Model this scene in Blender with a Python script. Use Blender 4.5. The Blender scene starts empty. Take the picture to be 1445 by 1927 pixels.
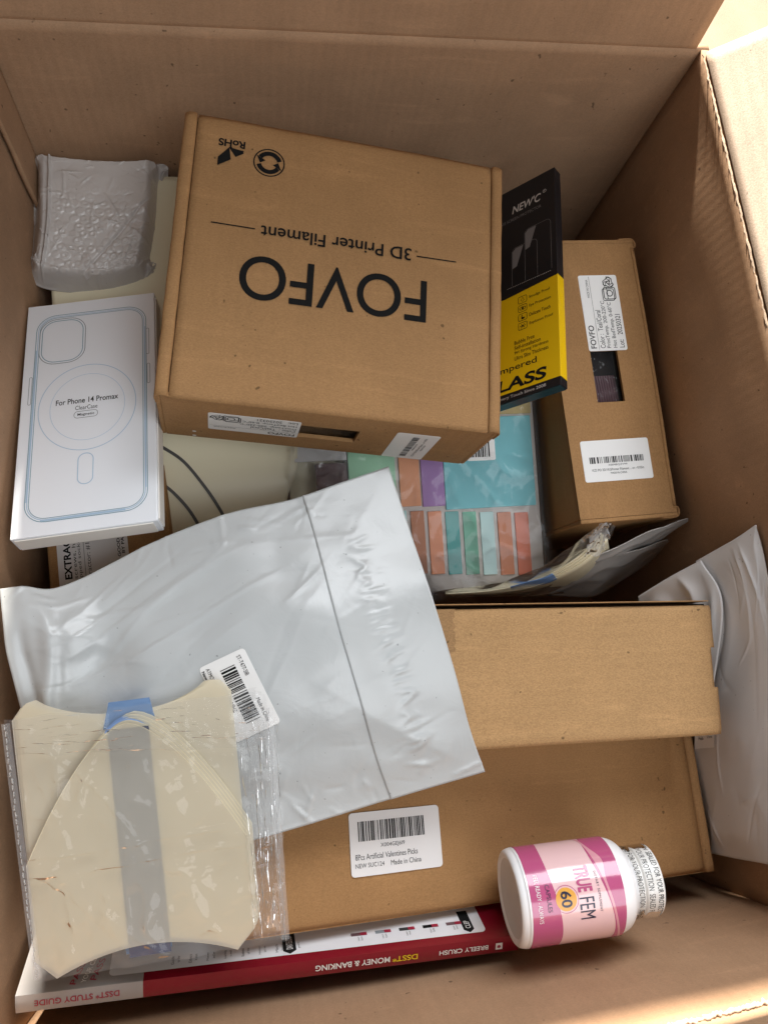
import bpy, bmesh, math, random
import numpy as np
from mathutils import Matrix, Vector
random.seed(7)
rng = np.random.default_rng(11)
scene = bpy.context.scene
COL = scene.collection

# ------------------------------------------------------------------ camera
# world: x right, y away from the photographer, z up; the carton stands on z = 0
CAM = np.array([0.0, 0.0, 0.72])
FPX, CX, CY = 1470.0, 722.5, 963.5
NAD = (493.1, 1332.8)          # where the plumb line under the camera meets the picture
YAW = -0.0604


def _cam_axes():
    d = np.array([NAD[0] - CX, NAD[1] - CY, FPX]); d /= np.linalg.norm(d)
    up = -d
    y = np.array([math.sin(YAW), -math.cos(YAW), 0.0]); y -= up * (y @ up); y /= np.linalg.norm(y)
    return np.stack([np.cross(y, up), y, up])


RC = _cam_axes()
cam_data = bpy.data.cameras.new("camera")
cam_data.sensor_width = 36.0
cam_data.sensor_fit = 'AUTO'
cam_data.lens = FPX / 1927.0 * 36.0
cam_data.clip_start = 0.01
cam_data.clip_end = 60.0
cam = bpy.data.objects.new("camera", cam_data)
COL.objects.link(cam)
m = Matrix.Identity(4)
for i in range(3):
    m[i][0] = RC[i][0]; m[i][1] = -RC[i][1]; m[i][2] = -RC[i][2]; m[i][3] = CAM[i]
cam.matrix_world = m
scene.camera = cam

# ------------------------------------------------------------------ light
world = bpy.data.worlds.new("World")
scene.world = world
world.use_nodes = True
bg = world.node_tree.nodes["Background"]
bg.inputs[0].default_value = (1.0, 0.97, 0.94, 1)
bg.inputs[1].default_value = 0.21


def look_at(o, target):
    d = Vector(target) - o.location
    o.rotation_euler = d.to_track_quat('-Z', 'Y').to_euler()


def area(name, loc, target, sx, sy, power, col):
    l = bpy.data.lights.new(name, 'AREA'); l.shape = 'RECTANGLE'
    l.size = sx; l.size_y = sy; l.energy = power; l.color = col
    o = bpy.data.objects.new(name, l); COL.objects.link(o)
    o.location = loc; look_at(o, target)
    return o


area("window_light", (0.75, 1.9, 1.9), (0.05, 0.10, 0.2), 1.7, 1.5, 78, (0.93, 0.96, 1.0))
area("overhead_fill_light", (0.75, -0.95, 2.3), (0.0, 0.12, 0.2), 1.4, 1.4, 28, (0.92, 0.96, 1.0))  # added soft fill, no real window; lifts the far wall and deep pile
sun = bpy.data.lights.new("sun_light", 'SUN')
sun.energy = 14.0; sun.angle = math.radians(2.5); sun.color = (1.0, 0.93, 0.82)
so = bpy.data.objects.new("sun_light", sun); COL.objects.link(so)
so.location = (0.3, 2, 1.5)
so.rotation_euler = Vector((0.02, -0.92, -0.405)).to_track_quat('-Z', 'Y').to_euler()

vs = scene.view_settings
vs.view_transform = 'Standard'; vs.look = 'None'; vs.gamma = 1.0; vs.exposure = 0.0
vs.use_curve_mapping = False
scene.cycles.transparent_max_bounces = 24
scene.cycles.max_bounces = 7
scene.cycles.use_denoising = True
scene.cycles.use_adaptive_sampling = True
scene.cycles.adaptive_threshold = 0.02
scene.cycles.caustics_reflective = False
scene.cycles.caustics_refractive = False


# ------------------------------------------------------------------ layout helpers
def ray(px, py):
    d = RC @ np.array([px - CX, py - CY, FPX]); return d / -d[2]


def at(px, py, z):
    """point of the place at height z that the photograph shows at (px, py)"""
    return CAM + ray(px, py) * (CAM[2] - z)


def proj(p):
    q = (np.asarray(p) - CAM) @ RC
    return q[..., :2] / q[..., 2:3] * FPX + np.array([CX, CY])


def eul(a, b, g):
    ca, sa, cb, sb, cg, sg = math.cos(a), math.sin(a), math.cos(b), math.sin(b), math.cos(g), math.sin(g)
    return (np.array([[cg, -sg, 0], [sg, cg, 0], [0, 0, 1]]) @ np.array([[cb, 0, sb], [0, 1, 0], [-sb, 0, cb]])
            @ np.array([[1, 0, 0], [0, ca, -sa], [0, sa, ca]]))


# ------------------------------------------------------------------ numpy noise
_perm = rng.permutation(512)
_grad = rng.normal(size=(512, 2)); _grad /= np.linalg.norm(_grad, axis=1)[:, None]


def perlin(x, y, seed=0):
    x = np.asarray(x, float) + seed * 17.31; y = np.asarray(y, float) + seed * 9.73
    xi = np.floor(x).astype(int); yi = np.floor(y).astype(int)
    xf = x - xi; yf = y - yi

    def g(ix, iy, dx, dy):
        h = _perm[(_perm[ix & 255] + iy) & 511]
        return _grad[h, 0] * dx + _grad[h, 1] * dy
    u = xf ** 3 * (xf * (xf * 6 - 15) + 10); v = yf ** 3 * (yf * (yf * 6 - 15) + 10)
    a = g(xi, yi, xf, yf) * (1 - u) + g(xi + 1, yi, xf - 1, yf) * u
    b = g(xi, yi + 1, xf, yf - 1) * (1 - u) + g(xi + 1, yi + 1, xf - 1, yf - 1) * u
    return (a * (1 - v) + b * v) * 1.4


def ridge(x, y, seed=0, k=3):
    return np.clip(1 - np.abs(perlin(x, y, seed)) * 1.6, 0, 1) ** k


def dent(x, y, seed=0):
    """crumple: facets with sharp creases"""
    return np.abs(perlin(x, y, seed)) + 0.5 * np.abs(perlin(2.1 * x, 2.1 * y, seed + 3)) + 0.25 * np.abs(perlin(4.3 * x, 4.3 * y, seed + 5))


def creases(s, t, n, seed, amp, w=(.008, .03), ln=(.1, .35), ang=(0, np.pi), area=(0, 1, 0, 1)):
    """polythene creases: straight, sharp-crested folds of random place, direction and length"""
    r = np.random.default_rng(seed); h = np.zeros(np.broadcast(s, t).shape)
    for _ in range(n):
        a = r.uniform(*ang); cx = r.uniform(area[0], area[1]); cy = r.uniform(area[2], area[3])
        L = r.uniform(*ln); ww = r.uniform(*w); k = r.uniform(-.6, .6)
        x = (s - cx) * np.cos(a) + (t - cy) * np.sin(a); y = -(s - cx) * np.sin(a) + (t - cy) * np.cos(a) + k * x * x
        f = np.clip(1 - (x / L) ** 2, 0, 1)
        side = np.where(y > 0, np.exp(-np.abs(y) / ww), np.exp(-np.abs(y) / (ww * r.uniform(.25, .6))))
        h += r.choice((-.5, 1.0)) * r.uniform(.3, 1) * f * side
    return h * amp


def sstep(a, b, x):
    t = np.clip((x - a) / (b - a), 0, 1); return t * t * (3 - 2 * t)


# ------------------------------------------------------------------ materials
def new_mat(name):
    mt = bpy.data.materials.new(name); mt.use_nodes = True
    return mt, mt.node_tree.nodes, mt.node_tree.links, mt.node_tree.nodes["Principled BSDF"]


def plain(name, col, rough=0.5, spec=0.5, bump=0.0, bscale=300, metal=0.0, var=0.0, coat=0.0):
    mt, n, l, b = new_mat(name)
    b.inputs["Base Color"].default_value = (*col, 1)
    b.inputs["Roughness"].default_value = rough
    b.inputs["Specular IOR Level"].default_value = spec
    b.inputs["Metallic"].default_value = metal
    b.inputs["Coat Weight"].default_value = coat
    tc = n.new("ShaderNodeTexCoord")
    if var:
        nz = n.new("ShaderNodeTexNoise"); nz.inputs["Scale"].default_value = 40; nz.inputs["Detail"].default_value = 5
        l.new(tc.outputs["Object"], nz.inputs["Vector"])
        mx = n.new("ShaderNodeMix"); mx.data_type = 'RGBA'
        mx.inputs[6].default_value = (*[c * (1 - var) for c in col], 1)
        mx.inputs[7].default_value = (*[min(1, c * (1 + var)) for c in col], 1)
        l.new(nz.outputs[0], mx.inputs[0]); l.new(mx.outputs[2], b.inputs["Base Color"])
    if bump:
        nb = n.new("ShaderNodeTexNoise"); nb.inputs["Scale"].default_value = bscale; nb.inputs["Detail"].default_value = 4
        l.new(tc.outputs["Object"], nb.inputs["Vector"])
        bp = n.new("ShaderNodeBump"); bp.inputs["Strength"].default_value = bump; bp.inputs["Distance"].default_value = 0.001
        l.new(nb.outputs[0], bp.inputs["Height"]); l.new(bp.outputs[0], b.inputs["Normal"])
    return mt


def kraft(name, col, grain=0.16, mott=0.10, flute=0.0, fdir='X', speck=1.0, rough=0.8):
    mt, n, l, b = new_mat(name)
    b.inputs["Roughness"].default_value = rough
    b.inputs["Specular IOR Level"].default_value = 0.22
    tc = n.new("ShaderNodeTexCoord")
    mp = n.new("ShaderNodeMapping"); mp.inputs["Scale"].default_value = (1.0, 1.7, 1.3)
    l.new(tc.outputs["Object"], mp.inputs["Vector"])
    fib = n.new("ShaderNodeTexNoise"); fib.inputs["Scale"].default_value = 760; fib.inputs["Detail"].default_value = 5; fib.inputs["Roughness"].default_value = 0.7
    l.new(mp.outputs[0], fib.inputs["Vector"])
    big = n.new("ShaderNodeTexNoise"); big.inputs["Scale"].default_value = 22; big.inputs["Detail"].default_value = 5; big.inputs["Roughness"].default_value = 0.6
    l.new(tc.outputs["Object"], big.inputs["Vector"])
    r1 = n.new("ShaderNodeMapRange"); r1.inputs[1].default_value = 0.3; r1.inputs[2].default_value = 0.7
    r1.inputs[3].default_value = 1 - grain; r1.inputs[4].default_value = 1 + grain
    l.new(fib.outputs[0], r1.inputs[0])
    r2 = n.new("ShaderNodeMapRange"); r2.inputs[1].default_value = 0.3; r2.inputs[2].default_value = 0.7
    r2.inputs[3].default_value = 1 - mott; r2.inputs[4].default_value = 1 + mott
    l.new(big.outputs[0], r2.inputs[0])
    mu = n.new("ShaderNodeMath"); mu.operation = 'MULTIPLY'
    l.new(r1.outputs[0], mu.inputs[0]); l.new(r2.outputs[0], mu.inputs[1])
    sp = n.new("ShaderNodeTexNoise"); sp.inputs["Scale"].default_value = 210; sp.inputs["Detail"].default_value = 1
    l.new(tc.outputs["Object"], sp.inputs["Vector"])
    r3 = n.new("ShaderNodeMapRange"); r3.inputs[1].default_value = 0.755; r3.inputs[2].default_value = 0.80
    r3.inputs[3].default_value = 1.0; r3.inputs[4].default_value = 1 - 0.55 * speck
    l.new(sp.outputs[0], r3.inputs[0])
    mu2 = n.new("ShaderNodeMath"); mu2.operation = 'MULTIPLY'
    l.new(mu.outputs[0], mu2.inputs[0]); l.new(r3.outputs[0], mu2.inputs[1])
    mp2 = n.new("ShaderNodeMapping"); mp2.inputs["Scale"].default_value = (5, 42, 30); mp2.inputs["Rotation"].default_value = (0.1, 0.15, 0.35)
    l.new(tc.outputs["Object"], mp2.inputs["Vector"])
    scf = n.new("ShaderNodeTexNoise"); scf.inputs["Scale"].default_value = 3.0; scf.inputs["Detail"].default_value = 6; scf.inputs["Distortion"].default_value = 0.7
    l.new(mp2.outputs[0], scf.inputs["Vector"])
    r4 = n.new("ShaderNodeMapRange"); r4.inputs[1].default_value = 0.58; r4.inputs[2].default_value = 0.74
    r4.inputs[3].default_value = 1.0; r4.inputs[4].default_value = 1.13
    l.new(scf.outputs[0], r4.inputs[0])
    mu3 = n.new("ShaderNodeMath"); mu3.operation = 'MULTIPLY'
    l.new(mu2.outputs[0], mu3.inputs[0]); l.new(r4.outputs[0], mu3.inputs[1])
    mx = n.new("ShaderNodeVectorMath"); mx.operation = 'SCALE'
    mx.inputs[0].default_value = col
    l.new(mu3.outputs[0], mx.inputs["Scale"])
    l.new(mx.outputs[0], b.inputs["Base Color"])
    h = fib.outputs[0]
    bp = n.new("ShaderNodeBump"); bp.inputs["Strength"].default_value = 0.35; bp.inputs["Distance"].default_value = 0.0004
    l.new(h, bp.inputs["Height"])
    last = bp
    if flute:
        wv = n.new("ShaderNodeTexWave"); wv.wave_type = 'BANDS'; wv.bands_direction = fdir
        wv.inputs["Scale"].default_value = 45; wv.inputs["Distortion"].default_value = 0.6; wv.inputs["Detail"].default_value = 1
        wv.inputs["Detail Scale"].default_value = 0.3
        l.new(tc.outputs["Object"], wv.inputs["Vector"])
        b2 = n.new("ShaderNodeBump"); b2.inputs["Strength"].default_value = flute; b2.inputs["Distance"].default_value = 0.0008
        l.new(wv.outputs[0], b2.inputs["Height"]); l.new(bp.outputs[0], b2.inputs["Normal"])
        last = b2
    l.new(last.outputs[0], b.inputs["Normal"])
    return mt


def poly(name, col, rough=0.32, bump=0.25, sub=0.0, scale=55):
    """polythene film: soft crumple relief"""
    mt, n, l, b = new_mat(name)
    b.inputs["Roughness"].default_value = rough
    b.inputs["Specular IOR Level"].default_value = 0.5
    tc = n.new("ShaderNodeTexCoord")
    big = n.new("ShaderNodeTexNoise"); big.inputs["Scale"].default_value = 18; big.inputs["Detail"].default_value = 3
    l.new(tc.outputs["Object"], big.inputs["Vector"])
    mx = n.new("ShaderNodeMix"); mx.data_type = 'RGBA'
    mx.inputs[6].default_value = (*[c * 0.93 for c in col], 1); mx.inputs[7].default_value = (*col, 1)
    l.new(big.outputs[0], mx.inputs[0])
    sp = n.new("ShaderNodeTexNoise"); sp.inputs["Scale"].default_value = 420; sp.inputs["Detail"].default_value = 1
    l.new(tc.outputs["Object"], sp.inputs["Vector"])
    r3 = n.new("ShaderNodeMapRange"); r3.inputs[1].default_value = 0.77; r3.inputs[2].default_value = 0.80
    r3.inputs[3].default_value = 1.0; r3.inputs[4].default_value = 0.55
    l.new(sp.outputs[0], r3.inputs[0])
    sc = n.new("ShaderNodeVectorMath"); sc.operation = 'SCALE'
    l.new(mx.outputs[2], sc.inputs[0]); l.new(r3.outputs[0], sc.inputs["Scale"])
    l.new(sc.outputs[0], b.inputs["Base Color"])
    nb = n.new("ShaderNodeTexNoise"); nb.inputs["Scale"].default_value = scale; nb.inputs["Detail"].default_value = 6
    nb.inputs["Distortion"].default_value = 0.8
    l.new(tc.outputs["Object"], nb.inputs["Vector"])
    bp = n.new("ShaderNodeBump"); bp.inputs["Strength"].default_value = bump; bp.inputs["Distance"].default_value = 0.0012
    l.new(nb.outputs[0], bp.inputs["Height"]); l.new(bp.outputs[0], b.inputs["Normal"])
    return mt


def film(name, tint=(0.97, 0.97, 0.97), haze=0.02, rough=0.06, blend=0.12, gain=1.0, bump=0.15, scale=60):
    """clear wrapping film: see-through with a mirror sheen"""
    mt = bpy.data.materials.new(name); mt.use_nodes = True
    n, l = mt.node_tree.nodes, mt.node_tree.links
    n.clear()
    out = n.new("ShaderNodeOutputMaterial")
    tr = n.new("ShaderNodeBsdfTransparent"); tr.inputs[0].default_value = (*tint, 1)
    df = n.new("ShaderNodeBsdfDiffuse"); df.inputs[0].default_value = (0.85, 0.85, 0.85, 1)
    gl = n.new("ShaderNodeBsdfGlossy"); gl.inputs[0].default_value = (0.95, 0.95, 0.95, 1); gl.inputs["Roughness"].default_value = rough
    lw = n.new("ShaderNodeLayerWeight"); lw.inputs[0].default_value = blend
    tc = n.new("ShaderNodeTexCoord")
    nb = n.new("ShaderNodeTexNoise"); nb.inputs["Scale"].default_value = scale; nb.inputs["Detail"].default_value = 4
    nb.inputs["Distortion"].default_value = 1.2
    l.new(tc.outputs["Object"], nb.inputs["Vector"])
    bp = n.new("ShaderNodeBump"); bp.inputs["Strength"].default_value = bump; bp.inputs["Distance"].default_value = 0.004
    l.new(nb.outputs[0], bp.inputs["Height"])
    l.new(bp.outputs[0], gl.inputs["Normal"]); l.new(bp.outputs[0], lw.inputs["Normal"])
    mg = n.new("ShaderNodeMath"); mg.operation = 'MULTIPLY'; mg.inputs[1].default_value = gain
    l.new(lw.outputs["Fresnel"], mg.inputs[0])
    m1 = n.new("ShaderNodeMixShader"); m1.inputs[0].default_value = haze
    l.new(tr.outputs[0], m1.inputs[1]); l.new(df.outputs[0], m1.inputs[2])
    m2 = n.new("ShaderNodeMixShader")
    l.new(mg.outputs[0], m2.inputs[0]); l.new(m1.outputs[0], m2.inputs[1]); l.new(gl.outputs[0], m2.inputs[2])
    l.new(m2.outputs[0], out.inputs[0])
    return mt


def sheetmat(name, col, transp=0.25, rough=0.3):
    """milky plastic sheet"""
    mt, n, l, b = new_mat(name)
    b.inputs["Base Color"].default_value = (*col, 1)
    b.inputs["Roughness"].default_value = rough
    out = n["Material Output"]
    tr = n.new("ShaderNodeBsdfTransparent"); tr.inputs[0].default_value = (*[min(1, c * 1.15) for c in col], 1)
    tl = n.new("ShaderNodeBsdfTranslucent"); tl.inputs[0].default_value = (*col, 1)
    m0 = n.new("ShaderNodeMixShader"); m0.inputs[0].default_value = 0.3
    l.new(b.outputs[0], m0.inputs[1]); l.new(tl.outputs[0], m0.inputs[2])
    m1 = n.new("ShaderNodeMixShader"); m1.inputs[0].default_value = transp
    l.new(m0.outputs[0], m1.inputs[1]); l.new(tr.outputs[0], m1.inputs[2])
    l.new(m1.outputs[0], out.inputs[0])
    return mt


K_CARTON = kraft("carton_kraft", (0.40, 0.245, 0.145), grain=0.12, mott=0.09, flute=0.16, fdir='X')
K_CARTONY = kraft("carton_kraft_side", (0.40, 0.245, 0.145), grain=0.14, mott=0.10, flute=0.05, fdir='Y')
K_FLAP_SUNLIT = kraft("sunlit_flap_kraft", (0.50, 0.385, 0.29), grain=0.26, mott=0.06, flute=0.14, fdir='X')  # carton kraft paled for the right flap: sun glare put into the colour
K_MAIL = kraft("mailer_kraft", (0.355, 0.198, 0.086), grain=0.18, mott=0.07, flute=0.10, fdir='X')
K_MAIL2 = kraft("mailer_kraft_dark", (0.335, 0.182, 0.075), grain=0.18, mott=0.07, flute=0.10, fdir='X')
K_LIGHT = kraft("mailer_kraft_light", (0.40, 0.238, 0.108), grain=0.24, mott=0.06, flute=0.10, fdir='Y')
K_EDGE = kraft("torn_board_edge", (0.62, 0.47, 0.34), grain=0.3, mott=0.15, speck=0.3)
M_SLIT_SHADE = plain("slit_shade", (0.035, 0.022, 0.014), 0.9, 0.1)  # near-black: shade inside the gaps put into the colour
M_INK = plain("black_ink", (0.012, 0.012, 0.012), 0.8, 0.08)
M_INKG = plain("grey_ink", (0.05, 0.05, 0.05), 0.7, 0.1)
M_STICK = plain("white_sticker", (0.80, 0.79, 0.77), 0.45, 0.4, var=0.02)
M_STICK_DIM = plain("creased_sticker", (0.74, 0.72, 0.71), 0.5, 0.4, var=0.04)
M_CASE = plain("white_card", (0.83, 0.86, 0.90), 0.22, 0.5, bump=0.02, bscale=60)
M_CASE_SIDE = plain("white_card_side", (0.80, 0.77, 0.72), 0.5, 0.3, var=0.03)
M_TEAL = plain("teal_print", (0.16, 0.30, 0.38), 0.4)
M_BLUEL = plain("pale_blue_print", (0.42, 0.56, 0.70), 0.4)
M_GREYL = plain("grey_print", (0.24, 0.27, 0.29), 0.4)
M_BLACKCARD = plain("black_gloss_card", (0.010, 0.011, 0.014), 0.33, 0.4)
M_YELLOW = plain("yellow_gloss_card", (0.80, 0.50, 0.004), 0.38, 0.4)
M_SILVER = plain("silver_print", (0.62, 0.58, 0.54), 0.35, 0.5)
M_GREYP = plain("dim_print", (0.20, 0.19, 0.19), 0.4)
M_TEALEND = plain("dark_teal_gloss", (0.02, 0.05, 0.06), 0.15, 0.5)
M_POLY = poly("mailer_polythene", (0.49, 0.508, 0.508), 0.30, 0.3)
M_POLY2 = poly("grey_mailer_polythene", (0.66, 0.64, 0.63), 0.33, 0.15, scale=38)
M_POLY3 = poly("thin_grey_polythene", (0.46, 0.44, 0.42), 0.3, 0.2)
M_BUBBLE = poly("bubble_polythene", (0.54, 0.505, 0.48), 0.20, 0.75, scale=75)
M_FILM = film("clear_film")
M_FILM2 = film("clear_bag_film", haze=0.05, blend=0.22, gain=1.0, rough=.05, bump=.04, scale=30)
M_SEAM = film("film_seam", haze=0.16, rough=0.15, blend=0.3, gain=1.2)
M_CREAM = sheetmat("cream_sheet", (0.86, 0.80, 0.65), 0.25)
M_CREAMTOP = sheetmat("clear_cream_sheet", (0.87, 0.82, 0.69), 0.42, 0.18)
M_CREAM2 = plain("cream_panel", (0.84, 0.77, 0.56), 0.3, 0.45)
M_CUT = plain("lit_sheet_edge", (0.86, 0.78, 0.55), 0.4)  # edge of the sheet, with the light it catches in the colour
M_BLUESTRIP = plain("blue_strip", (0.045, 0.052, 0.10), 0.4)
M_BLUEBRIGHT = plain("bright_blue_strip", (0.20, 0.36, 0.70), 0.35)
M_BLUESOFT = sheetmat("translucent_blue_strip", (0.30, 0.48, 0.80), 0.55, .3)
M_ARC = plain("dark_arc", (0.09, 0.085, 0.08), 0.5)
M_RED = plain("red_gloss_cover", (0.215, 0.006, 0.018), 0.16, 0.5, coat=0.4)
M_GREYCOV = plain("grey_gloss_cover", (0.36, 0.34, 0.33), 0.2, 0.5, coat=0.3)
M_WHITECOV = plain("white_gloss_cover", (0.78, 0.78, 0.80), 0.2, 0.5, coat=0.3)
M_PAGES = plain("book_pages", (0.72, 0.69, 0.62), 0.8, 0.2)
M_WPRINT = plain("white_print", (0.82, 0.80, 0.79), 0.3)
M_YPRINT = plain("yellow_print", (0.80, 0.56, 0.02), 0.3)
M_RPRINT = plain("red_print", (0.34, 0.02, 0.05), 0.3)
M_BOTTLE = plain("white_plastic", (0.86, 0.86, 0.87), 0.3, 0.5, coat=0.2)
M_BASE = plain("bottle_base_plastic", (0.62, 0.60, 0.58), 0.35, 0.4)
M_PINK = plain("pale_pink_label", (0.78, 0.52, 0.53), 0.14, 0.5, coat=0.5)
M_MAG = plain("magenta_label", (0.47, 0.09, 0.21), 0.14, 0.5, coat=0.5)
M_PINK2 = plain("mid_pink_label", (0.66, 0.30, 0.36), 0.14, 0.5, coat=0.5)
M_GOLD = plain("gold_dot", (0.72, 0.36, 0.06), 0.3)
M_CAP = plain("cap_plastic", (0.80, 0.79, 0.76), 0.32, 0.5)
M_NAVY = plain("navy_print", (0.02, 0.02, 0.05), 0.3)
M_INNER_SHADE = plain("inner_shade", (0.012, 0.009, 0.009), 0.8, 0.1)  # near-black: shade inside the mailer put into the colour
M_FILAMENT = plain("mauve_filament", (0.085, 0.035, 0.045), 0.25, 0.6)
M_CARD = plain("grey_backing_card", (0.60, 0.54, 0.50), 0.5)
M_CARPET = kraft("sunlit_carpet", (0.40, 0.30, 0.21), grain=0.25, mott=0.08, speck=0.4)
M_MAUVE = plain("mauve_card", (0.16, 0.09, 0.10), 0.4)


# ------------------------------------------------------------------ object helpers
def link(o, parent=None):
    COL.objects.link(o)
    if parent is not None:
        o.parent = parent
    return o


def mesh_obj(name, verts, faces, mat, parent=None, smooth=False):
    me = bpy.data.meshes.new(name)
    me.from_pydata([tuple(map(float, v)) for v in verts], [], [tuple(map(int, f)) for f in faces])
    me.update()
    if smooth:
        me.polygons.foreach_set("use_smooth", [True] * len(me.polygons))
    me.materials.append(mat)
    return link(bpy.data.objects.new(name, me), parent)


def bm_obj(name, bm, mat, parent=None, smooth=False):
    me = bpy.data.meshes.new(name); bm.to_mesh(me); bm.free()
    if smooth:
        me.polygons.foreach_set("use_smooth", [True] * len(me.polygons))
    me.materials.append(mat)
    return link(bpy.data.objects.new(name, me), parent)


def thing(name, label, cat, pos=(0, 0, 0), R=None, group=None):
    o = bpy.data.objects.new(name, None); COL.objects.link(o)
    o.empty_display_size = 0.02
    if R is None:
        o.location = tuple(map(float, pos))
    else:
        mm = Matrix.Identity(4)
        for i in range(3):
            for j in range(3):
                mm[i][j] = float(R[i][j])
            mm[i][3] = float(pos[i])
        o.matrix_world = mm
    o["label"] = label; o["category"] = cat
    if group:
        o["group"] = group
    return o


def box(name, lo, hi, mat, parent, bev=0.0006, seg=2):
    bm = bmesh.new()
    bmesh.ops.create_cube(bm, size=1)
    lo = np.array(lo, float); hi = np.array(hi, float)
    for v in bm.verts:
        v.co = Vector(tuple((lo + hi) / 2 + np.array(v.co) * (hi - lo)))
    if bev:
        bmesh.ops.bevel(bm, geom=list(bm.edges), offset=bev, segments=seg, profile=0.5, affect='EDGES')
    return bm_obj(name, bm, mat, parent)


def grid_faces(ns, nt):
    i, j = np.meshgrid(np.arange(ns - 1), np.arange(nt - 1), indexing='ij')
    a = (i * nt + j).ravel()
    return np.stack([a, a + nt, a + nt + 1, a + 1], 1)


def grid_obj(name, P, mat, parent=None, thick=0.0, smooth=True, offset=-1, face_up=True):
    """P: (ns, nt, 3) points"""
    ns, nt = P.shape[:2]
    F = grid_faces(ns, nt)
    if thick and offset == -1 and face_up:
        if np.cross(np.gradient(P, axis=0), np.gradient(P, axis=1))[..., 2].mean() < 0:
            F = F[:, ::-1]
    o = mesh_obj(name, P.reshape(-1, 3), F, mat, parent, smooth)
    if thick:
        md = o.modifiers.new("thickness", 'SOLIDIFY'); md.thickness = thick; md.offset = offset
    return o


def curve(pts, s):
    """Catmull-Rom through pts, by chord length, sampled at s in 0..1"""
    pts = np.asarray(pts, float)
    d = np.concatenate([[0], np.cumsum(np.linalg.norm(np.diff(pts, axis=0), axis=1))]); d /= d[-1]
    k = np.clip(np.searchsorted(d, s, side='right') - 1, 0, len(pts) - 2)
    t = ((s - d[k]) / (d[k + 1] - d[k]))[:, None]
    pe = np.concatenate([[2 * pts[0] - pts[1]], pts, [2 * pts[-1] - pts[-2]]])
    p0, p1, p2, p3 = pe[k], pe[k + 1], pe[k + 2], pe[k + 3]
    return 0.5 * ((2 * p1) + (-p0 + p2) * t + (2 * p0 - 5 * p1 + 4 * p2 - p3) * t ** 2 + (-p0 + 3 * p1 - 3 * p2 + p3) * t ** 3)


def pix3(lst):
    """[(px, py, z)...] -> points of the place"""
    return np.array([at(a, b, c) for a, b, c in lst])


def coons(top, bottom, left, right, ns, nt):
    """s runs along top/bottom, t from top to bottom"""
    s = np.linspace(0, 1, ns); t = np.linspace(0, 1, nt)
    Tp, Bt = curve(top, s), curve(bottom, s)
    Lf, Rt = curve(left, t), curve(right, t)
    S = s[:, None, None]; U = t[None, :, None]
    P = (1 - U) * Tp[:, None] + U * Bt[:, None] + (1 - S) * Lf[None] + S * Rt[None]
    P -= (1 - S) * (1 - U) * Tp[0] + S * (1 - U) * Tp[-1] + (1 - S) * U * Bt[0] + S * U * Bt[-1]
    return P


def normals(P):
    du = np.gradient(P, axis=0); dv = np.gradient(P, axis=1)
    n = np.cross(du, dv); n /= np.linalg.norm(n, axis=-1, keepdims=True) + 1e-12
    if n[..., 2].mean() < 0:
        n = -n
    return n


class Surf:
    """flat drawing plane in a thing's local frame: millimetres (u, v) -> point"""
    def __init__(s, o, u, v, n):
        s.o, s.u, s.v, s.n = [np.array(a, float) for a in (o, u, v, n)]

    def __call__(s, uv, h=0.0):
        uv = np.asarray(uv, float)
        return s.o + (uv[..., 0:1] * s.u + uv[..., 1:2] * s.v + h * s.n) * 0.001


class PatchSurf:
    """drawing plane bent onto a grid patch; corner pixels give the sticker's frame"""
    def __init__(s, P, o, u, v, w, hgt):
        s.P = P; s.N = normals(P); s.pp = proj(P)
        s.a = np.array(o, float); s.bu = (np.array(u, float) - s.a) / w; s.bv = (np.array(v, float) - s.a) / hgt

    def __call__(s, uv, h=0.0):
        uv = np.asarray(uv, float)
        out = np.zeros(uv.shape[:-1] + (3,))
        flat = uv.reshape(-1, 2); res = out.reshape(-1, 3)
        ns, nt = s.P.shape[:2]
        for k, (a, b) in enumerate(flat):
            q = s.a + s.bu * a + s.bv * b
            i = int(np.argmin(((s.pp - q) ** 2).sum(-1))); si, ti = divmod(i, nt)
            si = min(max(si, 1), ns - 2); ti = min(max(ti, 1), nt - 2)
            nn = s.N[si, ti]; p0 = s.P[si, ti]
            r = ray(*q); tt = ((p0 - CAM) @ nn) / (r @ nn)
            res[k] = CAM + r * tt + nn * h * 0.001
        return out


def rrect(x0, y0, x1, y1, r, n=5):
    pts = []
    for cx, cy, a0 in ((x1 - r, y1 - r, 0), (x0 + r, y1 - r, 90), (x0 + r, y0 + r, 180), (x1 - r, y0 + r, 270)):
        for k in range(n + 1):
            a = math.radians(a0 + 90 * k / n); pts.append((cx + r * math.cos(a), cy + r * math.sin(a)))
    return pts


def patch2d(name, pts, surf, h, mat, parent, thick=0.0):
    """filled outline; with thick > 0 it gets a real edge"""
    pts = np.array(pts, float); n = len(pts)
    top = surf(pts, h)
    if not thick:
        return mesh_obj(name, top, [tuple(range(n))], mat, parent)
    bot = surf(pts, h - thick)
    f = [tuple(range(n))] + [(i, i + n, (i + 1) % n + n, (i + 1) % n) for i in range(n)]
    return mesh_obj(name, np.concatenate([top, bot]), f, mat, parent)


def stroke_geo(pts, w, closed=False):
    pts = np.array(pts, float); n = len(pts)
    if closed:
        d = np.roll(pts, -1, 0) - np.roll(pts, 1, 0)
    else:
        d = np.gradient(pts, axis=0)
    d /= np.linalg.norm(d, axis=1)[:, None] + 1e-12
    nn = np.stack([-d[:, 1], d[:, 0]], 1) * w / 2
    v = np.concatenate([pts + nn, pts - nn])
    k = n if closed else n - 1
    f = [(i, (i + 1) % n, (i + 1) % n + n, i + n) for i in range(k)]
    return v, f


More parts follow.
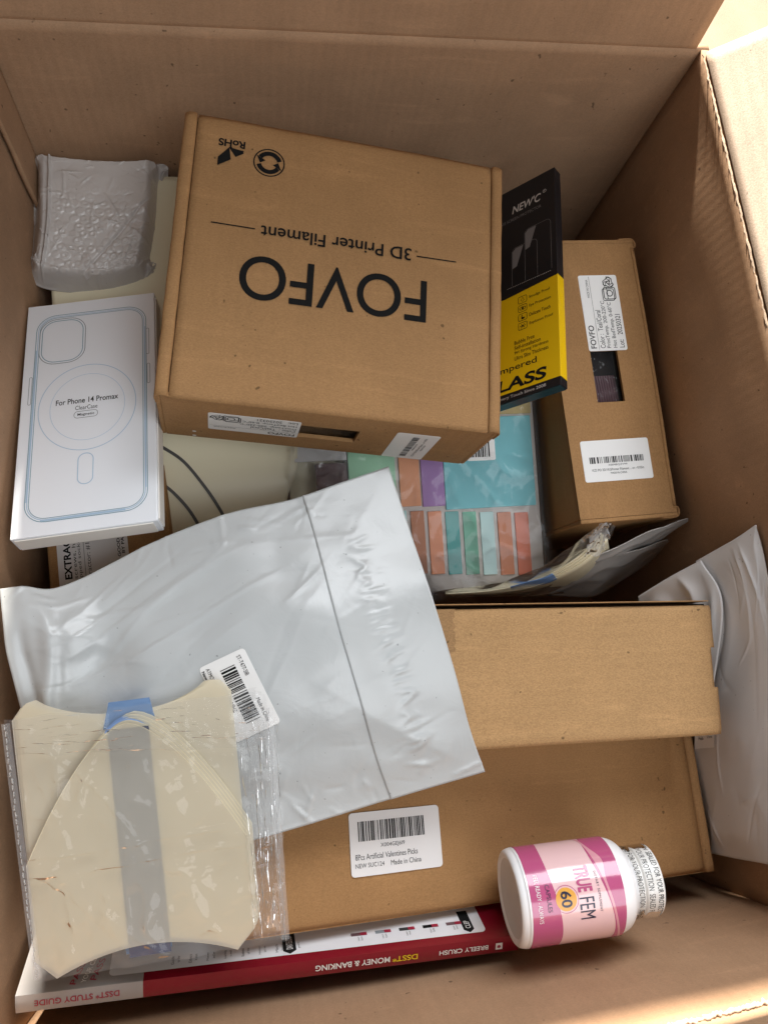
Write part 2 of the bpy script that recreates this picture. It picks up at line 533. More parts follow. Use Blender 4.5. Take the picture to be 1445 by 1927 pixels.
def merge(geos):
    V, F, o = [], [], 0
    for v, f in geos:
        V.append(np.asarray(v, float)); F += [tuple(int(i) + o for i in ff) for ff in f]; o += len(v)
    return np.concatenate(V), F


def put(name, geo, surf, h, mat, parent):
    v, f = geo
    return mesh_obj(name, surf(np.asarray(v, float), h), f, mat, parent)


def circ(cx, cy, r, n=48, ry=None, a0=0, a1=360):
    a = np.radians(np.linspace(a0, a1, n, endpoint=(a1 - a0) % 360 != 0))
    return np.stack([cx + r * np.cos(a), cy + (ry or r) * np.sin(a)], 1)


def text_geo(body, bold=0.0, spacing=1.0):
    cu = bpy.data.curves.new("text", 'FONT'); cu.body = body; cu.resolution_u = 3 if len(body) > 6 else 9
    cu.offset = bold; cu.space_character = spacing
    ob = bpy.data.objects.new("text", cu); COL.objects.link(ob)
    dg = bpy.context.evaluated_depsgraph_get()
    me = bpy.data.meshes.new_from_object(ob.evaluated_get(dg))
    v = np.array([x.co[:2] for x in me.vertices]); f = [tuple(p.vertices) for p in me.polygons]
    bpy.data.objects.remove(ob); bpy.data.curves.remove(cu); bpy.data.meshes.remove(me)
    return v, f


def letter(name, body, surf, x, y, w, hgt, mat, parent, h=0.15, bold=0.0, rot=0, slant=0.0, spacing=1.0):
    """lettering whose ink box starts at (x, y) mm and is w wide, hgt high; rot in degrees about (x, y)"""
    v, f = text_geo(body, bold, spacing)
    lo, hi = v.min(0), v.max(0)
    v = (v - lo) / (hi - lo) * np.array([w, hgt])
    v[:, 0] += v[:, 1] * slant
    a = math.radians(rot); c, s = math.cos(a), math.sin(a)
    v = v @ np.array([[c, s], [-s, c]]) + np.array([x, y])
    return put(name, (v, f), surf, h, mat, parent)


def bars_geo(x, y, w, hgt, n=60, seed=1):
    r = random.Random(seed); xs = [0.0]
    ws = []
    for k in range(n):
        ws.append(r.choice((1, 1, 1, 2, 2, 3)))
    tot = sum(ws); pos = 0; geos = []
    for k, b in enumerate(ws):
        if k % 2 == 0:
            x0 = x + w * pos / tot; x1 = x + w * (pos + b) / tot
            geos.append((np.array([(x0, y), (x1, y), (x1, y + hgt), (x0, y + hgt)]), [(0, 1, 2, 3)]))
        pos += b
    return merge(geos)


# =================================================================== THE SETTING
XL, XR, YF, YN, ZT = -0.141, 0.319, 0.403, -0.159, 0.32
g = mesh_obj("ground", [(-6, -6, -0.006), (6, -6, -0.006), (6, 6, -0.006), (-6, 6, -0.006)], [(0, 1, 2, 3)], M_CARPET)
g["kind"] = "structure"

carton = thing("shipping_carton", "large open brown corrugated shipping carton holding all the parcels", "carton")


def bow_right(y, z):
    """rim nearly straight; below it the wall is pushed inwards away from the far corner"""
    u = np.clip((YF - y) / (YF - YN), 0, 1)
    inw = .012 * sstep(0.0, .35, u) * sstep(.66, .42, u)
    return .0018 * np.sin(np.pi * u) - inw * (1 - sstep(0.235, ZT, z)) * sstep(.02, .14, z)


def wall_grid(fn, na=60, nb=40):
    a = np.linspace(0, 1, na); b = np.linspace(0, 1, nb)
    A, B = np.meshgrid(a, b, indexing='ij')
    return fn(A, B)


def fn_far(a, b):
    x = XL - .004 + (XR - XL + .010) * a; z = ZT * b
    y = YF + 0.0015 * perlin(x * 9, z * 9, 4) * (1 - b)
    return np.stack([x, y, z], -1)


def fn_near(a, b):
    x = XL - .004 + (XR - XL + .010) * a; z = ZT * b
    y = YN - 0.010 * np.sin(np.pi * a) * sstep(0.15, ZT, z) + 0.001 * perlin(x * 9, z * 9, 6)
    return np.stack([x, y, z], -1)


def fn_left(a, b):
    y = YN + (YF - YN) * a; z = ZT * b
    x = XL - 0.006 * np.sin(np.pi * a) * sstep(0.1, ZT, z) + 0.001 * perlin(y * 9, z * 9, 8)
    return np.stack([x, y, z], -1)


def fn_right(a, b):
    y = YN + (YF - YN) * a; z = ZT * b
    x = XR + bow_right(y, z) + 0.0012 * perlin(y * 8, z * 8, 9) * (z < ZT - .001)
    return np.stack([x, y, z], -1)


for fn, mt in ((fn_far, K_CARTON), (fn_near, K_CARTON), (fn_left, K_CARTONY), (fn_right, K_CARTONY)):
    P = wall_grid(fn)
    cen = np.array([(XL + XR) / 2, (YF + YN) / 2, .16])
    n0 = np.cross(P[1, 0] - P[0, 0], P[0, 1] - P[0, 0])
    inward = (cen - P[30, 20]) @ n0 > 0
    o = grid_obj("wall", P, mt, carton, thick=0.005, offset=-1 if inward else 1, face_up=False)
box("floor_panel", (XL, YN, 0.0), (XR, YF, 0.004), K_CARTON, carton, bev=0)
# glued joint tab on the left wall beside the far corner
a = np.linspace(0, 1, 20); A, B = np.meshgrid(a, a, indexing='ij')
yy = YF - 0.002 - 0.034 * A - 0.002 * perlin(B * 40, A * 0, 3) * (A > .95)
zz = ZT * B * 0.995
Pj = np.stack([XL + 0.0035 - 0.006 * np.sin(np.pi * (yy - YN) / (YF - YN)) * sstep(0.1, ZT, zz), yy, zz], -1)
grid_obj("glue_tab", Pj, K_CARTONY, carton, thick=0.003, offset=0)


def flap(base, outv, length, mat, n=(60, 14), wob=0.0015, seed=1, roll=0.004):
    """flap hinged on the base polyline; outv: direction of the flap"""
    base = np.asarray(base); outv = np.asarray(outv, float); outv /= np.linalg.norm(outv)
    s = np.linspace(0, 1, n[0]); t = np.linspace(0, 1, n[1]) ** 1.5
    bp = curve(base, s)
    P = bp[:, None, :] + outv[None, None, :] * (t * length)[None, :, None]
    P[..., 2] += wob * perlin(s[:, None] * 6, t[None, :] * 3, seed) * t[None, :]
    return grid_obj("flap", P, mat, carton, thick=0.004, offset=0)


flap([(XL - .004, YF + .0024, ZT - .003), ((XL + XR) / 2, YF + .0024, ZT - .003), (XR - .0035, YF + .0024, ZT - .003)], (0, 0.10, 1), 0.252, K_CARTON, seed=2)
ys = np.linspace(YF - .004, YN + .004, 9)
flap([(XR + bow_right(y, ZT) + .002, y, ZT + .001) for y in ys], (0.80, 0, 0.58), 0.23, K_FLAP_SUNLIT, seed=3)
xs = np.linspace(XL + .003, XR - .003, 9)
flap([(x, YN - 0.010 * math.sin(math.pi * (x - XL) / (XR - XL)) - .002, ZT + .001) for x in xs], (0, -1.0, -0.55), 0.20, K_CARTON, seed=5)
flap([(XL - .004 - 0.006 * math.sin(math.pi * (y - YN) / (YF - YN)), y, ZT + .001) for y in ys], (-1.0, 0, -0.3), 0.20, K_CARTONY, seed=6)


def crease(pts, w, seed, n=260):
    """torn, perforated fold line: a ragged raised bead"""
    s = np.linspace(0, 1, n); c = curve(np.array(pts), s)
    r = np.random.default_rng(seed)
    d = np.gradient(c, axis=0); d /= np.linalg.norm(d, axis=1)[:, None]
    up = np.array([0, 0, 1.0]); side = np.cross(d, up)
    c = c + side * r.normal(0, w * .14, n)[:, None] + up * r.normal(0, w * .10, n)[:, None]
    rad = w * (0.35 + 0.25 * np.clip(perlin(s * 70, s * 0, seed), -1, 1) + r.uniform(0, .2, n))
    k = 6; ang = np.linspace(0, 2 * np.pi, k, endpoint=False)
    P = c[:, None, :] + rad[:, None, None] * (np.cos(ang)[None, :, None] * side[:, None, :] + np.sin(ang)[None, :, None] * up)
    P = np.concatenate([P, P[:, :1]], 1)
    return grid_obj("fold_crease", P, K_EDGE, carton, smooth=True)


crease([(XR + bow_right(y, ZT) + .0005, y, ZT) for y in ys], 0.0016, 3)
crease([(x, YN - 0.010 * math.sin(math.pi * (x - XL) / (XR - XL)) - .0005, ZT) for x in xs[4:]], 0.0026, 4)


# =================================================================== MAILER BOXES
def recycle_icon(surf, x, y, s, parent, h=0.3):
    """three chasing arrows, drawn with outline strokes"""
    geos = []
    for k in range(3):
        a = math.radians(90 + 120 * k)
        pts = [(-.18, .42), (.10, .42), (.34, .05), (.46, .12), (.34, -.22), (.02, -.12), (.14, -.05), (-.04, .22), (-.30, .22)]
        c, sn = math.cos(a - math.pi / 2), math.sin(a - math.pi / 2)
        p = [(x + s * (c * u - sn * v), y + s * (sn * u + c * v)) for u, v in pts]
        geos.append(stroke_geo(p, s * 0.06, True))
    return put("recycling_mark", merge(geos), surf, h, M_INK, parent)


def mailer(name, label, w, d, hh, pos, R, kmat, front, prints=True, group=None):
    """tuck-front mailer; origin at the middle of its bottom. mm dims. lid up (+z), front panel towards -y"""
    t = thing(name, label, "box", pos, R, group)
    mm = 0.001; W, D, H = w * mm / 2, d * mm / 2, hh * mm
    gx = front['groove'] * mm
    # body walls, a little inside the lid and the rolled edges
    box("side_wall", (-W, -D, 0), (-W + .003, D, H), kmat, t, 0.0008)
    box("side_wall", (W - .003, -D, 0), (W, D, H), kmat, t, 0.0008)
    box("back_wall", (-W + .0031, D - .003, 0), (W - .0031, D, H - .003), kmat, t, 0.0005)
    box("bottom_panel", (-W + .0031, -D + .0005, 0.0), (W - .0031, D - .0031, .003), kmat, t, 0.0005)
    # lid: bulged sheet with a rounded front and a soft fold at the hinge
    nx, ny = 40, 60
    x = np.linspace(-W + gx + .0006, W - gx - .0006, nx); y = np.linspace(D + .0008, -D - .0008, ny)
    X, Y = np.meshgrid(x, y, indexing='ij')
    Z = H + 0.0004 * perlin(X * 25, Y * 25, 3) + 0.0012 * np.cos(X / W * 1.4)
    Z -= 0.0022 * np.exp(-((Y - D) / .0025) ** 2) + 0.0014 * np.exp(-((Y + D) / .0022) ** 2)
    Z -= 0.0006 * np.exp(-((Y - (D - .0065)) / .0009) ** 2)
    for q, am in ((-.72, .00018), (-.80, .00022), (-.88, .00016)):
        Z += am * np.exp(-((Y / D - q) / .012) ** 2) * (perlin(X * 30, Y * 0, 8) + .6)
    grid_obj("lid", np.stack([X, Y, Z], -1), kmat, t, thick=0.0025, offset=-1)
    # rolled edges left and right of the lid
    for sg in (-1, 1):
        prof = [(W, H - .012), (W + .0004, H - .002), (W - .0012, H + .0004), (W - gx * .5, H + .0012), (W - gx + .0006, H + .0006), (W - gx + .0003, H - .003)]
        y = np.linspace(D * .995, -D * 1.004, 40)
        pr = curve(np.array(prof), np.linspace(0, 1, 18))
        P = np.zeros((40, 18, 3)); P[..., 0] = sg * pr[None, :, 0]; P[..., 2] = pr[None, :, 1]; P[..., 1] = y[:, None]
        P[..., 2] += 0.0004 * perlin(y[:, None] * 60, pr[None, :, 0] * 80, 5 + sg)
        P[..., 0] += 0.0003 * perlin(y[:, None] * 90, pr[None, :, 0] * 80, 15 + sg)
        grid_obj("rolled_edge", P, kmat, t, thick=0.0008, offset=0)
    box("slit_shade", (-W + .004, -D + .001, H - .0060), (W - .004, D - .001, H - .0035), M_SLIT_SHADE, t, 0)  # dark plate under the lid, painted shade for the edge gaps
    # front panel round its window
    x0, x1, z0, z1 = [v * mm for v in front['win']]
    z0 += H / 2; z1 += H / 2
    f = -D; b = -D + .0025
    for lo, hi in (((-W + .0031, f, 0), (x0, b, H - .0006)), ((x1, f, 0), (W - .0031, b, H - .0006)),
                   ((x0, f, 0), (x1, b, z0)), ((x0, f, z1), (x1, b, H - .0006))):
        box("front_panel", lo, hi, kmat, t, 0)
    # what shows through the window: a near-black panel for the inner shade, filament coils, a film
    box("inner_shade_panel", (x0 - .004, b + .012, z0 - .004), (x1 + .004, b + .0125, z1 + .004), M_INNER_SHADE, t, 0)
    nc = 11
    for k in range(nc):
        zc = z0 + (z1 - z0) * (k + .5) / nc; r = (z1 - z0) / nc * .52
        ang = np.linspace(0, 2 * np.pi, 9); xx = np.linspace(x0 + (x1 - x0) * .42, x1 + .003, 8)
        P = np.zeros((8, 9, 3)); P[..., 0] = xx[:, None]
        P[..., 1] = b + .006 + .004 * ((xx[:, None] - x1) / (x1 - x0)) ** 2 + r * np.sin(ang)[None]; P[..., 2] = zc + r * np.cos(ang)[None]
        grid_obj("filament_coil", P, M_FILAMENT, t)
    n1, n2 = 30, 16
    A, B = np.meshgrid(np.linspace(0, 1, n1), np.linspace(0, 1, n2), indexing='ij')
    P = np.stack([x0 - .002 + (x1 - x0 + .004) * A, b + .0015 + .0022 * ridge(A * 3 + B, B * 1.5, 4, 4), z0 - .002 + (z1 - z0 + .004) * B], -1)
    grid_obj("window_film", P, M_FILM, t)
    # front panel drawing surface: text runs towards -x, its top towards the box bottom
    S = Surf((0, -D, H / 2), (-1, 0, 0), (0, 0, -1), (0, -1, 0))
    lx0, lx1, lz0, lz1 = front['label']           # mm, box x and z about the panel middle
    lab = patch2d("sticker", rrect(-lx1, -lz1, -lx0, -lz0, 1.6), S, 0.25, M_STICK, t, 0.2)
    ox, oy = -lx1, -lz1; lw, lh = lx1 - lx0, lz1 - lz0
    letter("lettering", "FOVFO", S, ox + 2, oy + lh * .79, lw * .30, lh * .145, M_INK, lab, 0.35, bold=.012)
    put("rule", stroke_geo([(ox + 1, oy + lh * .73), (ox + lw - 1, oy + lh * .73)], .22), S, .35, M_INK, lab)
    letter("lettering", "MADE IN CHINA", S, ox + lw * .70, oy + lh * .77, lw * .24, lh * .06, M_INKG, lab, 0.35)
    for k, (s_, ww) in enumerate((("Color :  Teal/Coral", .50), ("PrintTemp. 200-220°C", .62), ("Hot BedTemp. 0-60°C", .60), ("Lot:   20250321", .44))):
        letter("lettering", s_, S, ox + 2, oy + lh * (.56 - .165 * k), lw * ww, lh * .13, M_INKG, lab, 0.35, bold=.004)
    recycle_icon(S, ox + lw * .90, oy + lh * .24, lh * .32, lab, .35)
    cx, cy, q = ox + lw * .755, oy + lh * .24, lh * .15
    put("box_mark", merge([stroke_geo(rrect(cx - q, cy - q, cx + q, cy + q, q * .3), q * .14, True), stroke_geo(rrect(cx - q * 1.25, cy - q * .75, cx + q * .75, cy + q * 1.25, q * .3), q * .12, True),
                           stroke_geo(circ(cx, cy, q * .5), q * .14, True), stroke_geo([(cx - q, cy + q * .4), (cx + q, cy + q * .4)], q * .12)]), S, .35, M_INK, lab)
    bx0, bx1, bz0, bz1 = front['bar']
    S2 = Surf((bx1 * mm, -D, H / 2 + bz0 * mm), (0, 0, 1), (-1, 0, 0), (0, -1, 0))
    lw, lh = bz1 - bz0, bx1 - bx0
    sk = front.get('skew', 0)
    pts = [(u + sk * v, v) for u, v in rrect(0, 0, lw, lh, 1.6)]
    bl = patch2d("sticker", pts, S2, 0.25, M_STICK, t, 0.2)
    put("barcode", bars_geo(lw * .10 + sk * lh * .5, lh * .44, lw * .80, lh * .155, 64, 5), S2, .35, M_INKG, bl)
    letter("lettering", "X004BQZV99", S2, lw * .36 + sk * lh * .3, lh * .36, lw * .28, lh * .05, M_INKG, bl, .35)
    letter("lettering", "KZ3 PO 3D/1KGPrinter Filament ... en --0.02kt", S2, lw * .12 + sk * lh * .2, lh * .25, lw * .76, lh * .06, M_INKG, bl, .35)
    letter("lettering", "MADE IN CHINA", S2, lw * .38 + sk * lh * .2, lh * .165, lw * .24, lh * .05, M_INKG, bl, .35)
    if prints:
        T = Surf((0, 0, H + .0012), (-1, 0, 0), (0, -1, 0), (0, 0, 1))
        def bulge(uv, h=0.0):
            p = T(uv, h); p[..., 2] += 0.0012 * np.cos(p[..., 0] / W * 1.4) - .0012 + .0002; return p
        letter("brand_lettering", "FOVFO", bulge, -53.3, -1.8, 115.2, 29.0, M_INK, t, .25, bold=.004)
        letter("product_lettering", "3D Printer Filament", bulge, -42.5, -22.5, 94, 8.6, M_INK, t, .25, bold=.010)
        put("printed_rule", stroke_geo([(-72, -18.2), (-46, -17.8)], .8), bulge, .25, M_INK, t)
        put("printed_rule", stroke_geo([(55, -19.3), (81.3, -19.6)], .8), bulge, .25, M_INK, t)
        letter("rohs_lettering", "RoHS", bulge, 65.3, -77.8, 16.2, 5.2, M_INK, t, .25, bold=.03)
        put("tick_mark", (np.array([(66, -73), (70, -68.5), (74.5, -72.2), (81, -59.8), (81.2, -67.5), (74.7, -80 + 6.5 + 1.2), (72, -76)][:0] or [(65.6, -71.0), (69.4, -67.0), (74.8, -72.4), (73.2, -64.0), (80.9, -58.6), (81.0, -64.5), (74.6, -72.6)]), [(0, 1, 2), (2, 3, 4), (2, 4, 5), (2, 5, 6)]), bulge, .25, M_INK, t)
        put("tick_mark", (np.array([(65.8, -69.5), (70.5, -66.2), (74.8, -72.0), (74.0, -73.5), (70.3, -69.6), (66.6, -71.6)]), [(0, 1, 4, 5), (1, 2, 3, 4)]), bulge, .26, M_INK, t)
        geos = [stroke_geo(circ(50, -66, 9.3), .8, True)]
        for s_ in (0, 180):
            arc = circ(50, -66, 6.4, 14, a0=s_ + 15, a1=s_ + 150)
            geos.append(stroke_geo(arc, 2.9))
            e = math.radians(s_ + 168); c0 = np.array([50, -66])
            tip = c0 + 5.6 * np.array([math.cos(e + .35), math.sin(e + .35)]); ra = np.array([math.cos(e - .3), math.sin(e - .3)])
            geos.append((np.array([c0 + ra * 9.0, tip, c0 + ra * 2.6]), [(0, 1, 2)]))
        put("green_dot_mark", merge(geos), bulge, .25, M_INK, t)
    return t


RA = eul(0.0273, 0.0643, -0.1346)
posA = np.array([0.0628, 0.2566, 0.2549]) - RA[:, 2] * 0.0713 / 2
mA = mailer("mailer_box", "brown mailer box printed FOVFO upside down, on top of the pile", 205, 185.4, 71.3, posA, RA, K_MAIL,
            dict(groove=7.0, win=(-18.4, 20, -13, 9.7), label=(-73, -17, -15, 15.5), bar=(43, 71, -35, 16.5), skew=0.0))
RB0 = eul(0.0773, 0.0199, 0.0237)
RB = RB0 @ np.array([[0, 0, 1.0], [-1.0, 0, 0], [0, -1.0, 0]])     # stands on its back, front panel up
posB = np.array([0.2597, 0.2170, 0.1283]) - RB[:, 2] * 0.075 / 2
mB = mailer("mailer_box", "brown mailer box standing on edge by the right wall, window and two stickers up", 213, 190, 75, posB, RB, K_MAIL2,
            dict(groove=7.0, win=(-19.7, 19.5, -11, 10.4), label=(-78, -19.2, -11.6, 18.9), bar=(47.5, 77.5, -29.5, 23)), prints=False)
# glue dots on the front of the printed mailer
SA = Surf((0, -.0927, .03565), (1, 0, 0), (0, 0, 1), (0, -1, 0))
put("glue_spot", (np.concatenate([[(-81.7, -23.9)], circ(-81.7, -23.9, 1.3, 16)]), [(0, i, i % 16 + 1) for i in range(1, 17)]), SA, .15, M_STICK, mA)
put("glue_spot", (np.concatenate([[(-81.8, -32.5)], circ(-81.8, -32.5, 1.3, 16)]), [(0, i, i % 16 + 1) for i in range(1, 17)]), SA, .15, M_STICK, mA)

# ------------------------------------------------------------------ plain brown box lying right of the white mailer
RCx = eul(0.0792, 0.0905, -0.0536)
posC = np.array([0.1759, 0.0058, 0.2288]) - RCx[:, 2] * 0.025
cb = thing("tuck_end_box", "plain light brown box with an end slot, lying right of the white mailer", "box", posC, RCx)
W, D, H = .115, .04285, .05
nx, ny = 70, 40
X, Y = np.meshgrid(np.linspace(-W, W, nx), np.linspace(D - .0035, -D, ny), indexing='ij')
Z = H + .0004 * perlin(X * 20, Y * 20, 12) - .003 * np.exp(-((X - W) / .005) ** 2) - .0012 * np.exp(-((Y + D) / .002) ** 2) - .0012 * np.exp(-((Y - D + .0035) / .002) ** 2)
Z -= .00035 * np.exp(-((Y - .019 + .0005 * np.sin(X * 50)) / .0008) ** 2) * (X > -.03)
# slot cut at the right end
F = grid_faces(nx, ny)[:, ::-1]
Xc = X.ravel()[F].mean(1); Yc = Y.ravel()[F].mean(1)
F = F[~((Xc > .1105) & (Yc > -.0125) & (Yc < .0120))]
top = mesh_obj("top_panel", np.stack([X, Y, Z], -1).reshape(-1, 3), F, K_LIGHT, cb, True)
md = top.modifiers.new("thickness", 'SOLIDIFY'); md.thickness = .0018
box("front_panel", (-W, -D, 0), (W, -D + .002, H - .004), K_LIGHT, cb, 0)
box("end_panel", (W - .0022, -D + .002, 0), (W - .0002, D - .004, H - .009), K_LIGHT, cb, 0)
box("end_panel", (-W, -D + .002, 0), (-W + .002, D - .004, H - .004), K_LIGHT, cb, 0)
box("bottom_panel", (-W, -D + .002, 0), (W - .003, D - .002, .002), K_LIGHT, cb, 0)
box("slot_shade", (W - .012, -.016, H - .011), (W - .0025, .016, H - .007), M_SLIT_SHADE, cb, 0)  # dark block, painted shade down in the slot
# corrugated core seen in the slot
pts = [(W - .0044 + .0011 * math.sin(k * 1.9), -.0118 + k * .00095) for k in range(14)]
v, f = stroke_geo(np.array(pts) * 1000, 1.0)
put("board_core", (v, f), Surf((0, 0, H - .0045), (1, 0, 0), (0, 1, 0), (0, 0, 1)), 0, K_EDGE, cb)
# lid wall behind the top panel: dark strip for the slit's shade, then the raised board edge
box("slit_shade", (-W + .002, D - .0045, H - .012), (W - .004, D - .0025, H - .004), M_SLIT_SHADE, cb, 0)
xx = np.linspace(-W, W - .004, 60); pr = np.linspace(0, 1, 5)
P = np.zeros((60, 5, 3)); P[..., 0] = xx[:, None]; P[..., 1] = D - .0012 + .0010 * pr[None]
P[..., 2] = (H + .0012 + .0008 * perlin(xx * 25, xx * 0, 5))[:, None]
P[:, 0, 2] = .004; P[:, -1, 2] = .004; P[:, 0, 1] = D - .0022; P[:, -1, 1] = D + .0004
grid_obj("lid_wall", P, K_MAIL, cb, smooth=False)
# brown adhesive stain left of the seam
SC = Surf((0, 0, H + .0003), (1, 0, 0), (0, 1, 0), (0, 0, 1))
r_ = random.Random(3); edge_l = [(-78 + r_.uniform(-.5, .5), 39.5 - 25 * k / 12) for k in range(13)]; edge_r = [(-64.2 + r_.uniform(-1.2, 1.0), 14.5 + 25 * k / 16) for k in range(17)]
patch2d("glue_stain", edge_l + edge_r, SC, .12, kraft("glue_stain", (0.30, 0.175, 0.080), grain=.25, mott=.12), cb)

# ------------------------------------------------------------------ flat brown box with the valentines sticker
RD = eul(-0.0436, 0.1674, -0.0435)
posD = np.array([0.1368, -0.0318, 0.1860]) - RD[:, 2] * .0175
db = thing("flat_mailer_box", "flat brown box with a white barcode sticker, under the pill bottle and white mailer", "box", posD, RD)
W, D, H = .165, .1, .035
X, Y = np.meshgrid(np.linspace(-W, W - .0075, 60), np.linspace(D - .058, -D, 50), indexing='ij')
Z = H + .0009 * np.cos(X / W * 1.4) * np.cos(Y / D * 1.4) + .0006 * perlin(X * 14, Y * 14, 22) - .0012 * np.exp(-((Y + D) / .002) ** 2) - .0004
grid_obj("lid", np.stack([X, Y, Z], -1), K_MAIL2, db, thick=.0022)
prof = np.array([(W, H - .02), (W + .0004, H - .002), (W - .0012, H + .0002), (W - .0035, H + .0008), (W - .0064, H + .0004), (W - .0068, H - .003)])
pr = curve(prof, np.linspace(0, 1, 16)); y = np.linspace(D - .058, -D * 1.004, 30)
P = np.zeros((30, 16, 3)); P[..., 0] = pr[None, :, 0]; P[..., 2] = pr[None, :, 1] + .0003 * perlin(y[:, None] * 60, pr[None, :, 0] * 50, 2); P[..., 1] = y[:, None]
grid_obj("rolled_edge", P, K_MAIL, db, thick=.0008, offset=0)
box("slit_shade", (W - .010, -D + .001, H - .006), (W - .004, D - .059, H - .0035), M_SLIT_SHADE, db, 0)  # dark strip, painted shade beside the rolled edge
box("tray", (-W + .001, -D + .0012, 0), (W - .001, D - .058, H - .0062), K_MAIL2, db, .0006)
box("front_panel", (-W, -D - .0006, 0), (W - .002, -D + .001, H - .002), K_MAIL2, db, 0)
SD = Surf((0, 0, H + .0006), (1, 0, 0), (0, 1, 0), (0, 0, 1))
lab = patch2d("sticker", rrect(-92.4, -75.3, -34.2, -39.6, 2.2), SD, .3, M_STICK_DIM, db, .25)
put("barcode", bars_geo(-87, -56.0, 42.7, 11.2, 84, 9), SD, .45, M_INK, lab)
letter("lettering", "X004GEJ6I9", SD, -73.3, -60.8, 15.4, 2.9, M_INKG, lab, .45)
letter("lettering", "8Pcs Artificial Valentines Picks", SD, -89.5, -66.2, 39.5, 3.2, M_INKG, lab, .45)
letter("lettering", "NEW SUC124", SD, -89.7, -70.6, 18, 2.5, M_INKG, lab, .45)
letter("lettering", "Made in China", SD, -67.5, -70.9, 19.5, 2.9, M_INKG, lab, .45)

# =================================================================== PHONE CASE BOX
RP = eul(-0.2524, -0.1261, 0.0484)
posP = np.array([-0.0967, 0.1965, 0.2228]) - RP[:, 2] * .00705
pb = thing("phone_case_box", "slim white phone case box with a pale blue outline drawing", "box", posP, RP)
W, D, H = .043, .08965, .0141
box("carton_sleeve", (-W, -D, 0), (W, D, H), M_CASE, pb, .0007, 3)
box("end_flap", (-W + .002, -D - .0010, .0012), (W - .003, -D - .0001, H - .0012), M_CASE_SIDE, pb, .0003)
box("side_tuck", (W - .0002, -D + .002, .0008), (W + .0007, D - .003, H - .002), M_CASE_SIDE, pb, .0003)
SP = Surf((0, 0, H), (1, 0, 0), (0, 1, 0), (0, 0, 1))
for ins, wd, mt in ((0, .45, M_TEAL), (1.3, .5, M_BLUEL), (2.3, .4, M_TEAL)):
    put("case_outline", stroke_geo(rrect(-35.8 + ins, -80.6 + ins, 37.2 - ins, 78.8 - ins, 13 - ins, 8), wd, True), SP, .15, mt, pb)
put("case_shading", stroke_geo([(-26, -79.6), (24, -79.4)], 1.3), SP, .14, M_BLUEL, pb)
put("case_shading", stroke_geo([(-34.9, -66), (-34.9, 50)], 1.0), SP, .14, M_BLUEL, pb)
put("case_shading", stroke_geo([(36.2, -66), (36.2, 60)], .9), SP, .14, M_BLUEL, pb)
for ins, mt in ((0, M_GREYL), (1.6, M_TEAL)):
    put("camera_outline", stroke_geo(rrect(-33.4 + ins, 37.0 + ins, -3.2 - ins, 75.2 - ins, 11 - ins, 8), .5, True), SP, .15, mt, pb)
for x0, y0, y1 in ((-37.4, 6, 28), (38.6, 12, 28), (38.2, 36, 58)):
    put("button_outline", stroke_geo(rrect(x0 - .9, y0, x0 + .9, y1, .8, 3), .35, True), SP, .15, M_GREYL, pb)
put("magnet_ring", stroke_geo(circ(-.5, -.2, 30.8, 90, ry=33.2), .5, True), SP, .15, M_BLUEL, pb)
put("magnet_ring", stroke_geo(circ(-.3, -.4, 23.6, 90, ry=25.7), .28, True), SP, .15, M_BLUEL, pb)
put("pill_outline", stroke_geo(rrect(-5, -58, 4.2, -36, 4.5, 8), .6, True), SP, .15, M_BLUEL, pb)
letter("lettering", "For Phone 14 Promax", SP, -20.4, 2.6, 39.5, 4.3, M_INKG, pb, .15, bold=.014)
letter("lettering", "ClearCase", SP, -8, -2.6, 14, 3.2, M_INKG, pb, .15)
letter("lettering", "Magnetic", SP, -6.4, -7.9, 10.6, 2.6, M_INKG, pb, .15, bold=.01)
put("pill_outline", stroke_geo(rrect(-8.6, -8.9, 6.2, -3.9, 2.2, 5), .25, True), SP, .15, M_INKG, pb)

# =================================================================== SCREEN PROTECTOR BOX
RN = eul(-0.1765, -0.8648, -0.0372)
posN = np.array([0.1904, 0.2737, 0.2235]) - RN[:, 2] * .0043
nb = thing("screen_protector_box", "slim black and yellow tempered glass box wedged beside the printed mailer", "box", posN, RN)
x0, x1, D, H = -.020, .0475, .09095, .0086
box("black_sleeve", (x0, -.0035, 0), (x1, D, H), M_BLACKCARD, nb, .0004)
box("yellow_sleeve", (x0, -.0847, 0), (x1, -.0035, H), M_YELLOW, nb, .0003)
box("black_end", (x0, -D, 0), (x1, -.0847, H), M_BLACKCARD, nb, .0004)
box("end_flap", (x0 + .002, -D - .0007, .0006), (x1 - .001, -D, H - .0006), M_TEALEND, nb, .0002)
SN = Surf((0, 0, H), (1, 0, 0), (0, 1, 0), (0, 0, 1))
patch2d("black_chevron", [(-20, -3.5), (47.4, -3.5), (47.4, -4.2), (4.5, -7.2), (-20, -3.6)][:4] + [(-20, -4.0)], SN, .10, M_BLACKCARD, nb)
geos = []
for k in range(24):
    u = 7 + 36 * k / 24; geos.append(stroke_geo([(u, .9), (u + .9, .9)], .3))
put("dotted_line", merge(geos), SN, .12, M_SILVER, nb)
letter("brand_lettering", "NEW'C", SN, 11.5, 66.6, 23.4, 7.2, M_SILVER, nb, .12, bold=.014, slant=.18)
put("registered_mark", merge([stroke_geo(circ(39, 73.4, 1.3, 20), .3, True), stroke_geo([(38.6, 72.8), (38.6, 74.0), (39.3, 73.8), (38.7, 73.4), (39.4, 72.8)], .25)]), SN, .12, M_SILVER, nb)
letter("lettering", "9H CLEAR GLASS SCREEN PROTECTOR", SN, -17, 60.2, 53, 2.6, M_GREYP, nb, .12)
